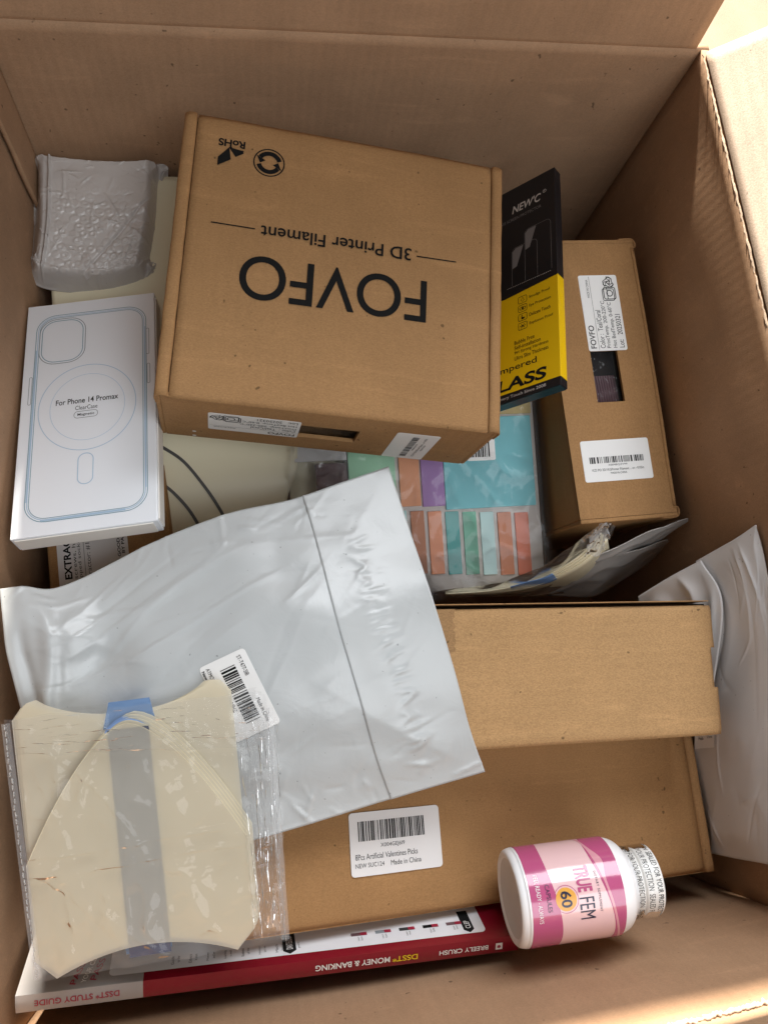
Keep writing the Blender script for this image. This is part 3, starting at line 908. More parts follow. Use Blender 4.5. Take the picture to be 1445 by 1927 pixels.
for (a, b, c, d_) in ((22, 2.2, 43.2, 46.5), (11.2, 2.2, 32, 34.6)):
    put("phone_outline", stroke_geo([(a, b), (a, d_ - 3), (a + 1, d_ - .8), (a + 3, d_), (c - 3, d_), (c - 1, d_ - .8), (c, d_ - 3), (c, b)], .25), SN, .12, M_GREYP, nb)
    patch2d("phone_glint", [(a + .4, d_ - 18), (a + 4, d_ - 17), (a + 9.5, d_ - .6), (a + 3, d_ - .6), (a + .4, d_ - 3)], SN, .11, M_GREYP, nb)
for k, s_ in enumerate(("Smudge Proof", "Eye Protection", "Delicate Touch", "Explosion Proof")):
    y = -15.0 - 7.3 * k
    put("icon_frame", stroke_geo(rrect(16.2, y - 1, 23, y + 4.6, 1, 3), .35, True), SN, .12, M_INK, nb)
    cx, cy = 19.6, y + 1.8
    if k == 0:
        gg = [stroke_geo([(cx, cy + 2), (cx - 1.3, cy - .4), (cx, cy - 1.7), (cx + 1.3, cy - .4)], .35, True)]
    elif k == 1:
        gg = [stroke_geo(circ(cx, cy, 2.4, 20, ry=1.3), .35, True), stroke_geo(circ(cx, cy, .5, 10), .8, True)]
    elif k == 2:
        gg = [stroke_geo([(cx - .6, cy + 2), (cx - .6, cy - 1.5)], .6), stroke_geo([(cx - 1, cy - 1), (cx + 1.5, cy - 1)], 1.5)]
    else:
        gg = [stroke_geo([(cx - 2.2 * math.cos(q), cy - 2 * math.sin(q)), (cx + 2.2 * math.cos(q), cy + 2 * math.sin(q))], .4) for q in (0, .9, 2.2)]
    put("icon", merge(gg), SN, .12, M_INK, nb)
    letter("lettering", s_, SN, 24.9, y, (16.5, 16.8, 16.4, 18.4)[k], 2.9, M_INK, nb, .12)
for k, (s_, w_) in enumerate((("Bubble Free", 15.8), ("Self-installation", 20.5), ("9H Strong Hardness", 26.2), ("Ultra Slim Thickness", 26.2))):
    letter("lettering", s_, SN, 12.8, -48.4 - 4.2 * k, w_, 3.1, M_INK, nb, .12)
letter("product_lettering", "Tempered", SN, -9.5, -69.6, 39.5, 6.2, M_INK, nb, .12, bold=.006)
letter("product_lettering", "GLASS", SN, -15.5, -82.6, 52, 9.2, M_INK, nb, .12, bold=.03, slant=.15)
letter("lettering", "Protecting Every Touch Since 2008", SN, -17, -89.6, 53.5, 2.9, M_SILVER, nb, .12)

# =================================================================== STUDY GUIDE
RK = eul(-1.1606, 0.0614, -0.0484)
posK = np.array([-0.0005, -0.1008, 0.1311]) - RK[:, 2] * .005
kb = thing("study_guide_book", "red and grey study guide paperback wedged spine up against the near wall", "book", posK, RK)
W, D, H = .1395, .108, .010
gx = -.0757
box("page_block", (-W + .001, -D + .001, .0006), (W - .001, D - .001, H - .0006), M_PAGES, kb, 0)
for lo, hi, mt, nm in ((-W, gx, M_GREYCOV, "grey_cover"), (gx, W, M_RED, "red_cover")):
    box(nm, (lo, -D, H - .0005), (hi, D, H), mt, kb, 0)
    box(nm, (lo, -D, 0), (hi, D, .0005), mt, kb, 0)
    # slightly rounded spine
    zz = np.linspace(0.0, H, 9); xx = np.linspace(lo, hi, 24)
    P = np.zeros((24, 9, 3)); P[..., 0] = xx[:, None]; P[..., 2] = zz[None]
    P[..., 1] = -D - .0006 * np.sin(np.pi * zz / H)[None] - .00012 * perlin(xx * 60, xx * 0, 4)[:, None]
    grid_obj("spine", P, mt, kb)
SK = Surf((0, -D - .0008, H / 2), (-1, 0, 0), (0, 0, -1), (0, -1, 0))
letter("lettering", "DSST* STUDY GUIDE", SK, 87.7, -1.9, 42.5, 3.6, M_RPRINT, kb, .1, bold=.012)
letter("lettering", "MONEY & BANKING", SK, -60.5, -1.9, 43.0, 3.6, M_WPRINT, kb, .1, bold=.016)
letter("lettering", "DSST*", SK, -77, -1.6, 15, 3.6, M_YPRINT, kb, .1, bold=.016)
letter("lettering", "BREELY CRUSH", SK, -120.1, -1.5, 30, 2.9, M_WPRINT, kb, .1, bold=.012)
patch2d("publisher_mark", [(-129, -2), (-124.8, -2), (-124.8, 2.2), (-129, 2.2)], SK, .1, M_STICK, kb)
patch2d("publisher_mark", [(-127.4, -.8), (-126, -.6), (-125.6, .8), (-127, 1.3), (-128, .6)], SK, .2, M_RPRINT, kb)
# front cover print; text runs towards -x as on the spine
SKc = Surf((0, 0, H), (1, 0, 0), (0, 1, 0), (0, 0, 1))
patch2d("white_panel", rrect(-94, -101.8, 121.3, -20, 3), SKc, .1, M_WHITECOV, kb)
def flagmark(cx, w_, body):
    patch2d("black_flag", [(cx - w_ / 2, -82), (cx - w_ / 2, -98.6), (cx, -101.2), (cx + w_ / 2, -98.6), (cx + w_ / 2, -82)][::-1], SKc, .2, M_INK, kb)
    letter("lettering", body, SKc, cx + w_ * .26, -97.6, 11 if len(body) > 4 else 6.5, w_ * .5, M_WPRINT, kb, .3, rot=90, bold=.01)
flagmark(4.0, 7.5, "DANTES/DSST")
flagmark(111.4, 6.5, "CLEP")
for k in range(5):
    bx = 40.5 + 14.6 * k
    patch2d("book_picture", [(bx, -93.2), (bx + 9.5, -93.2), (bx + 9.5, -90.6), (bx, -90.6)], SKc, .2, (M_MAUVE, M_GREYL, M_INKG, M_INK, M_MAUVE)[k], kb)
    patch2d("book_picture", [(bx + 5.5, -93.1), (bx + 9.5, -93.1), (bx + 9.5, -90.7), (bx + 5.5, -90.7)], SKc, .3, M_RPRINT, kb)
    letter("lettering", ("Exam", "Exam", "Study", "Guide", "Essay")[k], SKc, bx + 6.4, -97.2, 3.2, 1.2, M_INKG, kb, .2, rot=90)
    letter("lettering", "Subject", SKc, bx + 4.6, -97.6, 3.6, 1.2, M_INKG, kb, .2, rot=90)
for k in range(8):
    bx = -60 + 9.6 * k
    letter("lettering", ("Guide", "Ethics", "Money", "Learning", "Business", "History", "Math", "Science")[k], SKc, bx, -98.8, 6.4, 1.6, M_INKG, kb, .2, rot=90)
    letter("lettering", ("to the", "in exam", "and law", "in depth", "of the", "part one", "basics", "general")[k], SKc, bx + 3, -97.5, 5.0, 1.4, M_INKG, kb, .2, rot=90)
letter("lettering", "PASS", SKc, -100.2, -103.5, 16, 3.4, M_RPRINT, kb, .2, rot=78, bold=.01)
letter("lettering", "YOUR CLASS", SKc, -105.5, -104.5, 24, 2.6, M_WPRINT, kb, .2, rot=78, bold=.01)
letter("lettering", "PASS", SKc, -110.5, -105, 16, 3.2, M_RPRINT, kb, .2, rot=78, bold=.01)

# =================================================================== PILL BOTTLE
pb0 = at(957, 1690, 0.240); pb1 = at(1223, 1654, 0.243)
ax = pb1 - pb0; LEN = float(np.linalg.norm(ax)); ax /= LEN
tocam = CAM - (pb0 + pb1) / 2; tocam -= ax * (tocam @ ax); tocam /= np.linalg.norm(tocam)
RBt = np.stack([tocam, np.cross(ax, tocam), ax], 1)
bt = thing("pill_bottle", "white supplement bottle with a pink label, lying on its side", "bottle", pb0, RBt)
RB_ = .0268


def lathe(name, prof, mat, parent, n=72, smooth=True):
    prof = np.array(prof); a = np.linspace(0, 2 * np.pi, n + 1)
    P = np.stack([prof[:, 0][:, None] * np.cos(a)[None], prof[:, 0][:, None] * np.sin(a)[None], np.repeat(prof[:, 1][:, None], n + 1, 1)], -1)
    return grid_obj(name, P, mat, parent, smooth=smooth)


Lb = LEN * .80            # body up to the shoulder top
body = [(RB_ * .80, .0012), (RB_ * .90, .0002), (RB_ * .965, .0016), (RB_ * .995, .0045), (RB_, .008), (RB_, Lb * .55), (RB_, Lb * .80), (RB_ * .975, Lb * .88), (RB_ * .90, Lb * .95), (RB_ * .78, Lb * .995), (RB_ * .70, Lb * 1.01), (RB_ * .685, Lb * 1.06)]
lathe("bottle_body", curve(np.array(body), np.linspace(0, 1, 70)), M_BOTTLE, bt)
base = [(.0001, .0042), (RB_ * .35, .0040), (RB_ * .60, .0034), (RB_ * .72, .0022), (RB_ * .80, .0012)]
lathe("bottle_base", curve(np.array(base), np.linspace(0, 1, 20)), M_BASE, bt)
rc = RB_ * .735
cap = [(rc * .93, Lb * 1.02), (rc * .955, Lb * 1.06), (rc * .93, Lb * 1.085), (rc, Lb * 1.10), (rc * 1.005, LEN * .93), (rc * .995, LEN * .985), (rc * .95, LEN), (rc * .90, LEN * .998), (rc * .86, LEN * .992), (.0001, LEN * .992)]
cp = lathe("bottle_cap", curve(np.array(cap), np.linspace(0, 1, 60)), M_CAP, bt)


def cyl(r):
    """(arc mm, axial mm) -> on the bottle; arc 0 faces the camera, growing towards the near wall"""
    def f(uv, h=0.0):
        uv = np.asarray(uv, float); a = uv[..., 0] * .001 / r
        rr = r + h * .001
        return np.stack([rr * np.cos(a), rr * np.sin(a), uv[..., 1] * .001], -1)
    return f


S0 = cyl(RB_)
LM = Lb * 1000
def band(name, lo, hi, mat, h):
    u = np.linspace(-80, 80, 120); t = np.linspace(0, 1, 8)
    L, U = lo(u), hi(u)
    V = np.stack([np.repeat(u[:, None], 8, 1), L[:, None] * (1 - t) + U[:, None] * t], -1)
    return grid_obj(name, S0(V, h), mat, bt)
def vx(px):
    return (px - 979) * LEN * 1000 / 261.0
k0, k1 = vx(996), vx(1158)
band("label", lambda u: k0 + 0 * u, lambda u: k1 + 0 * u, M_PINK, .12)
band("label_wave", lambda u: k0 + .1 + 0 * u, lambda u: vx(1040) + 2.6 * np.sin((u - 2) / 15.0), M_MAG, .2)
band("label_wave", lambda u: np.minimum(vx(1126) + 4.6 * np.sin((u - 2) / 17.0), k1 - 2.5), lambda u: k1 - .1 + 0 * u, M_MAG, .2)
band("label_swoosh", lambda u: vx(1122) + .2 * (u + 10), lambda u: np.minimum(vx(1126) + .2 * (u + 10) + 3.4 * np.exp(-((u + 14) / 7.0) ** 2), k1 - 1), M_PINK2, .26)
def blet(body, ctr, v, w_, hgt, mat, **kw):
    return letter("lettering", body, S0, ctr - w_ / 2, v, w_, hgt, mat, bt, .34, **kw)
uc = 2.5
blet("TRUE", uc - 7.4, vx(1078), 13.6, 8.6, M_MAG, bold=.03)
blet("FEM", uc + 7.9, vx(1078), 11.5, 8.6, M_NAVY, bold=.0)
blet("DIETARY SUPPLEMENT", uc, vx(1112), 21, 1.4, M_NAVY, spacing=1.3)
gc = vx(1056)
put("gold_dot", (np.concatenate([[(uc + 2, gc)], circ(uc + 2, gc, 6.0, 40)]), [(0, i, i % 40 + 1) for i in range(1, 41)]), S0, .30, M_GOLD, bt)
put("gold_ring", stroke_geo(circ(uc + 2, gc, 7.0, 50), .3, True), S0, .30, M_MAG, bt)
letter("lettering", "60", S0, uc - 2.1, gc - 3.0, 8.2, 6.2, M_NAVY, bt, .36, bold=.02)
blet("CAPSULES", uc + .5, vx(1023), 14, 2.5, M_NAVY)
blet("FEEL READY - ALWAYS", uc + .5, vx(1007), 25, 2.4, M_WPRINT)
# shrink band text round cap and neck
SCp = cyl(rc * 1.004)
capz = LEN * 1000
for k in range(3):
    letter("seal_lettering", "SEALED FOR YOUR PROTECTION", SCp, -66 + 44 * k + 6, capz * .945, 42, 3.2, M_INK, cp, .12)
    letter("seal_lettering", "SEALED FOR YOUR PROTECTION", SCp, -80 + 44 * k, capz * .885, 42, 3.4, M_INK, cp, .12)
    letter("seal_lettering", "SEALED FOR YOUR PROTECTION", SCp, -71 + 44 * k, capz * .815, 42, 3.2, M_INK, cp, .2)
sleeve = [(rc * .965, Lb * 1.015 * 1.0), (rc * .99, capz * .00083), (rc * .985, capz * .00086), (rc * 1.015, capz * .00088), (rc * 1.018, capz * .00097)]
lathe("seal_film", curve(np.array(sleeve), np.linspace(0, 1, 20)), M_FILM, bt)

# =================================================================== WHITE POLY MAILER (large)
NS, NT = 190, 150
topb = pix3([(0, 1108, .262), (45, 1103, .262), (95, 1108, .258), (150, 1090, .254), (210, 1060, .252), (300, 1015, .254), (430, 966, .258), (548, 940, .260), (640, 909, .260), (731, 878, .258)])
botb = pix3([(120, 1672, .246), (320, 1621, .250), (525, 1568, .252), (725, 1507, .252), (912, 1452, .250)])
lefb = pix3([(0, 1108, .262), (6, 1170, .268), (12, 1225, .266), (28, 1290, .262), (48, 1370, .258), (120, 1672, .246)])
rigb = pix3([(731, 878, .258), (775, 1010, .268), (812, 1120, .279), (855, 1262, .274), (884, 1372, .262), (912, 1452, .250)])
PM = coons(topb, botb, lefb, rigb, NS, NT)
s = np.linspace(0, 1, NS)[:, None]; t = np.linspace(0, 1, NT)[None, :]
edge = np.minimum(np.minimum(s, 1 - s) * 1.25, np.minimum(t, 1 - t))
ed = sstep(0, .16, edge)
hgt = .010 * sstep(0, .45, edge) * (1 - .35 * sstep(.6, 1, s))
# long soft folds running up to the right, tighter near the left end
u = s * 1.35 + t * .15; v = t - s * .35
leftw = sstep(.62, .1, s)
hgt = hgt + ed * (.0018 * perlin(u * 2.0, v * 5, 3) * (.35 + .9 * leftw) + .0009 * perlin(u * 4, v * 9, 5) * (.25 + leftw))
hgt = hgt + ed * creases(s, t, 34, 5, .0016, w=(.008, .03), ln=(.08, .28), ang=(-.75, -.15), area=(.04, .55, .05, .8))
hgt = hgt + ed * creases(s, t, 22, 6, .0011, w=(.005, .015), ln=(.05, .14), area=(.02, .30, .1, .7))
hgt = hgt + ed * creases(s, t, 40, 8, .0007, w=(.004, .012), ln=(.04, .2), ang=(-1.2, .6), area=(.40, .98, .05, .95))
hgt = hgt + creases(s, t, 30, 18, .0010, w=(.003, .009), ln=(.02, .08), area=(.0, 1, .9, 1.0)) + creases(s, t, 30, 19, .0010, w=(.003, .009), ln=(.02, .08), area=(.0, .8, .0, .1))
# a deep dent near the left end and a gusset fold along the left edge
hgt = hgt - .0045 * np.exp(-(((s - .20) / .07) ** 2 + ((t - .30) / .06) ** 2)) + .004 * np.exp(-(((s - .14) / .05) ** 2 + ((t - .22) / .10) ** 2))
hgt = hgt + .003 * np.exp(-((s - .075 - .02 * np.sin(t * 9)) / .018) ** 2) * sstep(.0, .2, t) - .0025 * np.exp(-((s - .035) / .014) ** 2) * sstep(.05, .3, t)
hgt = hgt + .0009 * perlin(s * 9, t * 9, 31) * ed
# adhesive strip puckers on the flap
cs = .855 + .02 * t
pk = np.exp(-((s - cs) / .028) ** 2) * sstep(.12, .3, t) * sstep(.98, .85, t)
hgt = hgt + pk * .0015 * (ridge(s * 5, t * 22 + .6 * s, 9, 6) - .2) + pk * .0004 * perlin(s * 30, t * 50, 3)
NM = normals(PM)
PM = PM + NM * hgt[..., None]
m1 = thing("poly_mailer", "large white poly mailer with a sealed flap, lying across the middle", "mailer", PM[:, -1].mean(0))
def rel(P, root):
    return P - np.array(root.location)
grid_obj("mailer_body", rel(PM, m1), M_POLY, m1, thick=.0022)
fl = int(.757 * NS)
PF = PM[fl:] + normals(PM)[fl:] * (.0003 + .0002 * np.exp(-np.linspace(0, 3, NS - fl) ** 2 * 6)[:, None, None])
PF[-1] = PM[-1] + normals(PM)[-1] * .0004
grid_obj("sealed_flap", rel(PF, m1), M_POLY, m1, thick=.0003)
PS = PatchSurf(PM, (374, 1258), (444, 1398), (459, 1218), 50, 30)
def relsurf(S, root):
    o = np.array(root.location)
    return lambda uv, h=0.0: S(uv, h) - o
RS = relsurf(PS, m1)
Vg = np.stack(np.meshgrid(np.linspace(0, 50, 26), np.linspace(0, 30, 18), indexing='ij'), -1)
def roundc(V, w, hh, r):
    V = V.copy()
    for cx, cy in ((r, r), (w - r, r), (r, hh - r), (w - r, hh - r)):
        sx = -1 if cx < w / 2 else 1; sy = -1 if cy < hh / 2 else 1
        d = V - np.array([cx, cy]); mk = (d[..., 0] * sx > 0) & (d[..., 1] * sy > 0)
        mxx = np.maximum(np.abs(d[..., 0]), np.abs(d[..., 1])); ln = np.linalg.norm(d, axis=-1) + 1e-9
        V = np.where(mk[..., None], np.array([cx, cy]) + d * (mxx / ln)[..., None], V)
    return V
st = grid_obj("sticker", RS(roundc(Vg, 50, 30, 2.2), .5), M_STICK, m1)
put("barcode", bars_geo(7, 11, 36, 9.5, 50, 21), RS, .7, M_INK, st)
letter("lettering", "ST-T477-SIB", RS, 3, 23.5, 13, 2.6, M_INKG, st, .7)
letter("lettering", "Made in China", RS, 31, 22.8, 15, 2.4, M_INKG, st, .7)
letter("lettering", "X002XRASHZ", RS, 17, 7.2, 16, 2.4, M_INKG, st, .7)
letter("lettering", "ATMOMO SM Flexi", RS, 2.5, 3.6, 20, 2.4, M_INKG, st, .7)
letter("lettering", "New", RS, 3.0, .6, 5.4, 2.0, M_INK, st, .7, bold=.02)

# =================================================================== RIGHT POLY MAILER
NS2, NT2 = 110, 150
def pixx(lst):
    """[(px, py, x)...]: where the sight line reaches that x"""
    return np.array([CAM + ray(a, b) * (c / ray(a, b)[0]) for a, b, c in lst])
tp = pixx([(1308, 1056, .297), (1345, 1035, .303), (1385, 1012, .309), (1420, 988, .315)])
bt_ = pixx([(1338, 1606, .304), (1385, 1616, .308), (1430, 1624, .310), (1475, 1634, .312)])
lf = pixx([(1308, 1056, .297), (1338, 1110, .300), (1348, 1200, .302), (1318, 1330, .302), (1305, 1420, .303), (1320, 1520, .304), (1338, 1606, .304)])
rg = pixx([(1420, 988, .315), (1438, 1060, .317), (1458, 1200, .320), (1472, 1400, .320), (1476, 1540, .316), (1475, 1634, .312)])
P2 = coons(tp, bt_, lf, rg, NS2, NT2)
s = np.linspace(0, 1, NS2)[:, None]; t = np.linspace(0, 1, NT2)[None, :]
edge = np.minimum(np.minimum(s, 1 - s), np.minimum(t, 1 - t) * 1.4)
h2 = .002 * sstep(0, .3, edge) + sstep(0, .12, edge) * (.0050 * perlin(s * .9 + t * .6, t * 1.9 - s * .5, 41) + .0012 * perlin(s * 2.0, t * 4, 42)
    + creases(s, t, 7, 43, .0018, w=(.06, .16), ln=(.2, .5), ang=(.9, 2.3)) + creases(s, t, 26, 44, .0009, w=(.008, .03), ln=(.05, .25)))
P2 = P2 - np.array([1, 0, 0]) * 0 + normals(P2) * h2[..., None]
m2 = thing("poly_mailer", "crumpled white poly mailer leaning against the right wall", "mailer", P2[:, -1].mean(0))
grid_obj("mailer_body", rel(P2, m2), M_POLY2, m2, thick=.002)
# its folded-under lower end, seen behind the light brown box
tq = pixx([(1200, 1122, .270), (1260, 1085, .284), (1318, 1054, .2965)])
bq = pixx([(1215, 1330, .275), (1270, 1330, .285), (1335, 1330, .296)])
lq = pixx([(1200, 1122, .270), (1208, 1220, .272), (1215, 1330, .275)])
rq = pixx([(1318, 1054, .2965), (1358, 1140, .3005), (1335, 1330, .296)])
Pq = coons(tq, bq, lq, rq, 50, 50)
s5 = np.linspace(0, 1, 50)[:, None]; t5 = np.linspace(0, 1, 50)[None, :]
Pq = Pq + normals(Pq) * (.003 * (ridge(s5 * 3, t5 * 2, 61, 2) - .5) * sstep(0, .15, np.minimum(np.minimum(s5, 1 - s5), np.minimum(t5, 1 - t5))))[..., None]
grid_obj("folded_end", rel(Pq, m2), M_POLY2, m2, thick=.001)
PS2 = PatchSurf(P2, (1308, 1409), (1345, 1406), (1308, 1380), 14, 10)
R2 = relsurf(PS2, m2)
Vg = np.stack(np.meshgrid(np.linspace(0, 14, 8), np.linspace(0, 10, 8), indexing='ij'), -1)
st2 = grid_obj("sticker", R2(Vg, .8), M_STICK, m2)
letter("lettering", "Made", R2, 3.0, 5.6, 3.4, 1.6, M_INKG, st2, 1.0)
letter("lettering", "China", R2, 9.0, 6.4, 3.6, 1.6, M_INKG, st2, 1.0)

# =================================================================== BUBBLE MAILER
NB_ = 170
tb = pix3([(66, 303, .191), (110, 312, .194), (190, 316, .195), (265, 314, .194), (317, 308, .191)])
bb = pix3([(42, 505, .186), (75, 540, .180), (150, 552, .177), (230, 550, .176), (300, 528, .178)])
lb = pix3([(66, 303, .191), (62, 360, .192), (56, 430, .190), (42, 505, .186)])
rb = pix3([(317, 308, .191), (316, 370, .187), (312, 450, .182), (300, 528, .178)])
PU = coons(tb, bb, lb, rb, NB_, NB_)
s = np.linspace(0, 1, NB_)[:, None]; t = np.linspace(0, 1, NB_)[None, :]
sx = sstep(.03, .17, s) * sstep(.93, .82, s); tx = sstep(.0, .07, t) * sstep(1.0, .88, t)
hb = .021 * (sx * tx) ** .8 + .002 * np.sin(np.pi * s) * np.sin(np.pi * t)
pit = 1 / 16.0
row = np.floor(t / (pit * .87)); off = (row % 2) * .5
cxs = (np.floor(s / pit - off) + .5 + off) * pit; cyt = (row + .5) * pit * .87
dd = np.sqrt(((s - cxs) / pit) ** 2 + ((t - cyt) / (pit * .87)) ** 2)
rnd = np.abs(np.sin(cxs * 131.7 + cyt * 317.3) * 43.7); rnd = rnd - np.floor(rnd)
dd = dd + .10 * perlin(s * 22, t * 22, 70)
bub = np.clip(1 - (dd / .46) ** 2, 0, 1) ** .6
ringb = np.exp(-((dd - .38) / .06) ** 2)
inb = sstep(.2, .3, s) * sstep(.86, .78, s) * sstep(.16, .45, t) * sstep(.95, .88, t)
diag = sstep(.35, .7, t + .25 * (1 - s)) * .7 + .45
hb = hb + inb * diag * (rnd > .22) * (.0010 * bub * (.3 + .7 * rnd) + .0003 * ringb - .0008 * np.exp(-(dd / .15) ** 2) * (rnd > .5))
eu = sstep(0, .05, np.minimum(np.minimum(s, 1 - s), np.minimum(t, 1 - t)))
hb = hb + eu * (.0010 * perlin(s * 4, t * 4, 71) + .0005 * perlin(s * 9, t * 9, 72) + creases(s, t, 140, 73, .0016, w=(.004, .014), ln=(.02, .12)) + creases(s, t, 26, 74, .0016, w=(.006, .02), ln=(.04, .14), area=(.0, 1, .78, 1)) + creases(s, t, 18, 75, .0016, w=(.006, .02), ln=(.04, .14), area=(.8, 1, .0, 1)))
hb = hb + .003 * np.exp(-((s - .20) / .008) ** 2) * tx - .0016 * np.exp(-((s * .8 + (t - .5) * .55 - .60) / .010) ** 2) * inb
for cs_, ct_ in ((.06, .06), (.93, .08), (.08, .90), (.92, .90)):
    hb = hb + .008 * np.exp(-(((s - cs_) / .06) ** 2 + ((t - ct_) / .07) ** 2)) * (.4 + ridge(s * 12, t * 12, 79, 2))
PU = PU + normals(PU) * hb[..., None]
bu = thing("bubble_mailer", "small grey-white bubble-padded bag in the far left corner", "mailer", PU[:, -1].mean(0))
grid_obj("padded_bag", rel(PU, bu), M_BUBBLE, bu, thick=.002)
# its underside, so the parcel has its real thickness
box("contents", tuple(rel(at(95, 340, .165), bu) - np.array([0, .075, .03])), tuple(rel(at(275, 340, .165), bu) + np.array([-.012, -.012, .010])), M_BUBBLE, bu, .004)

# =================================================================== CLEAR BAG OF CREAM SHEETS (front left)
def sheet_pts(inv=False, w=.111, hgt=.124, arch=.066, conc=.010, n=26):
    """outline of one sheet in metres, rounded corners: arched top, hollow bottom"""
    pts = []
    for k in range(n + 1):
        q = -1 + 2 * k / n
        pts.append((q * w / 2, hgt / 2 - arch * (abs(q) ** 1.6)))
    c = .010
    pts += [(w / 2, -hgt / 2 + c), (w / 2 - c, -hgt / 2)]
    for k in range(1, n):
        q = 1 - 2 * k / n
        pts.append((q * (w / 2 - c), -hgt / 2 + conc * (1 - q * q)))
    pts += [(-w / 2 + c, -hgt / 2), (-w / 2, -hgt / 2 + c)]
    return pts


# frame of the bag: origin mid, u along its bottom edge, v towards its top
qTL, qTR, qBR, qBL = at(12, 1352, .284), at(500, 1306, .292), at(540, 1768, .266), at(72, 1842, .258)
uo = (qTR - qTL + qBR - qBL); uo /= np.linalg.norm(uo)
vo = (qTL - qBL + qTR - qBR); vo -= uo * (vo @ uo); vo /= np.linalg.norm(vo)
no = np.cross(uo, vo)
oo = (qTL + qTR + qBR + qBL) / 4
RQ = np.stack([uo, vo, no], 1)
bag = thing("clear_bag", "clear film bag of milky cream plastic sheets with a blue stripe", "bag", oo - no * .006, RQ)


def qloc(px, py, z=.0):
    r = ray(px, py); X = CAM + r * (((oo - CAM) @ no) / (r @ no))
    return RQ.T @ (X - (oo - no * .006))


def flat_sheet(name, outline, cx, cy, ang, z, mat, parent, thick=.0005):
    c, s_ = math.cos(ang), math.sin(ang)
    p = np.array(outline); p = p @ np.array([[c, s_], [-s_, c]]) + np.array([cx, cy])
    S = Surf((0, 0, 0), (1, 0, 0), (0, 1, 0), (0, 0, 1))
    return patch2d(name, p * 1000, S, z * 1000, mat, parent, thick * 1000)


# two hollow-top sheets behind, then five arch-top sheets in front
la = qloc(264, 1562); lh_ = qloc(243, 1562)
hollow = [(-.055, .060), (-.050, .066), (-.045, .067)]
for k in range(1, 20):
    q = -1 + 2 * k / 20; hollow.append((q * .045, .067 - .012 * (1 - q * q) ** .8))
hollow += [(.045, .067), (.050, .066), (.055, .060), (.055, -.050), (-.055, -.050)]
for k in range(3):
    flat_sheet("sheet", hollow, lh_[0] + .0012 * k, lh_[1] + .002 + .0008 * k, .035 - .01 * k, -.004 + .0011 * k, M_CREAM, bag)
for k in range(5):
    sh = flat_sheet("sheet", sheet_pts(), la[0] + .0010 - .0008 * k, la[1] - .0020 - .0012 * k, .005 + .003 * k, .0005 + .0011 * k, M_CREAM if k < 4 else M_CREAMTOP, bag)
    # cut edge of the arch; the light it catches put into the stroke colour
    ang = .005 + .003 * k
    arc = np.array(sheet_pts()[:27]) @ np.array([[math.cos(ang), math.sin(ang)], [-math.sin(ang), math.cos(ang)]]) + np.array([la[0] + .0010 - .0008 * k, la[1] - .0020 - .0012 * k])
    put("lit_cut_edge", stroke_geo(arc * 1000, .26), Surf((0, 0, 0), (1, 0, 0), (0, 1, 0), (0, 0, 1)), .6 + 1.1 * k, M_CUT, sh)
# blue stripe under the topmost sheet, folded bright blue over the arch
c0 = qloc(240, 1372); c1 = qloc(283, 1800)
d = (c1 - c0)[:2]; L = np.linalg.norm(d); d /= L; pn = np.array([-d[1], d[0]])
wv = .0105
S = Surf((0, 0, 0), (1, 0, 0), (0, 1, 0), (0, 0, 1))
patch2d("blue_stripe", np.array([c0[:2] - pn * wv, c0[:2] + pn * wv, c1[:2] + pn * wv, c1[:2] - pn * wv]) * 1000, S, 4.25, M_BLUESTRIP, bag, .1)
b0 = qloc(238, 1322)
patch2d("blue_stripe", np.array([b0[:2] - pn * wv, b0[:2] + pn * wv, c0[:2] + pn * wv * 1.3, c0[:2] - pn * wv * 1.3]) * 1000, S, -.5, M_BLUESOFT, bag, .2)
pts = [qloc(195, 1378)[:2], qloc(218, 1358)[:2], qloc(240, 1351)[:2], qloc(262, 1356)[:2], qloc(280, 1368)[:2]]
for k in range(3):
    put("blue_edge", stroke_geo(curve(np.array([(p[0], p[1] - .0006 * k) for p in pts]), np.linspace(0, 1, 16)) * 1000, .7), S, 1.2 + 1.1 * k, M_BLUEBRIGHT, bag)
e0, e1 = qloc(262, 1790), qloc(300, 1830)
patch2d("blue_stripe", np.array([qloc(228, 1790)[:2], qloc(318, 1776)[:2], qloc(320, 1796)[:2], qloc(232, 1812)[:2]]) * 1000, S, -2.0, M_BLUESOFT, bag, .2)


def film_sheet(name, corners, z, seed, amp, mat, n=110, sag=0.0, fold=None):
    tl, tr, br, bl = [qloc(*c)[:2] for c in corners]
    s = np.linspace(0, 1, n)[:, None]; t = np.linspace(0, 1, n)[None, :]
    XY = (tl[None, None] * ((1 - s) * (1 - t))[..., None] + tr[None, None] * (s * (1 - t))[..., None] + br[None, None] * (s * t)[..., None] + bl[None, None] * ((1 - s) * t)[..., None])
    e = np.minimum(np.minimum(s, 1 - s), np.minimum(t, 1 - t))
    Z = z + amp * (ridge(s * 3.1 + t, t * 2.7 - s * .8, seed, 2) - .4) * sstep(0, .08, e) + amp * .5 * (ridge(s * 7, t * 6 + s * 2, seed + 2, 4) - .2) * sstep(0, .08, e)
    Z = Z + amp * .35 * (dent(s * 8, t * 8, seed + 5) - .5) + sag * sstep(.75, 1, s)
    if fold is not None:
        for f in fold:
            Z = Z + .0016 * np.exp(-((t - f - .01 * np.sin(s * 7)) / .006) ** 2)
    Z = Z + sstep(0, .04, e) * creases(s, t, 34, seed + 30, amp * .9, w=(.003, .012), ln=(.08, .45))
    XY = XY + (.0012 * perlin(s * 9, t * 9, seed + 9) * (1 - sstep(0, .06, e)))[..., None]
    return grid_obj(name, np.concatenate([XY, Z[..., None]], -1), mat, bag)


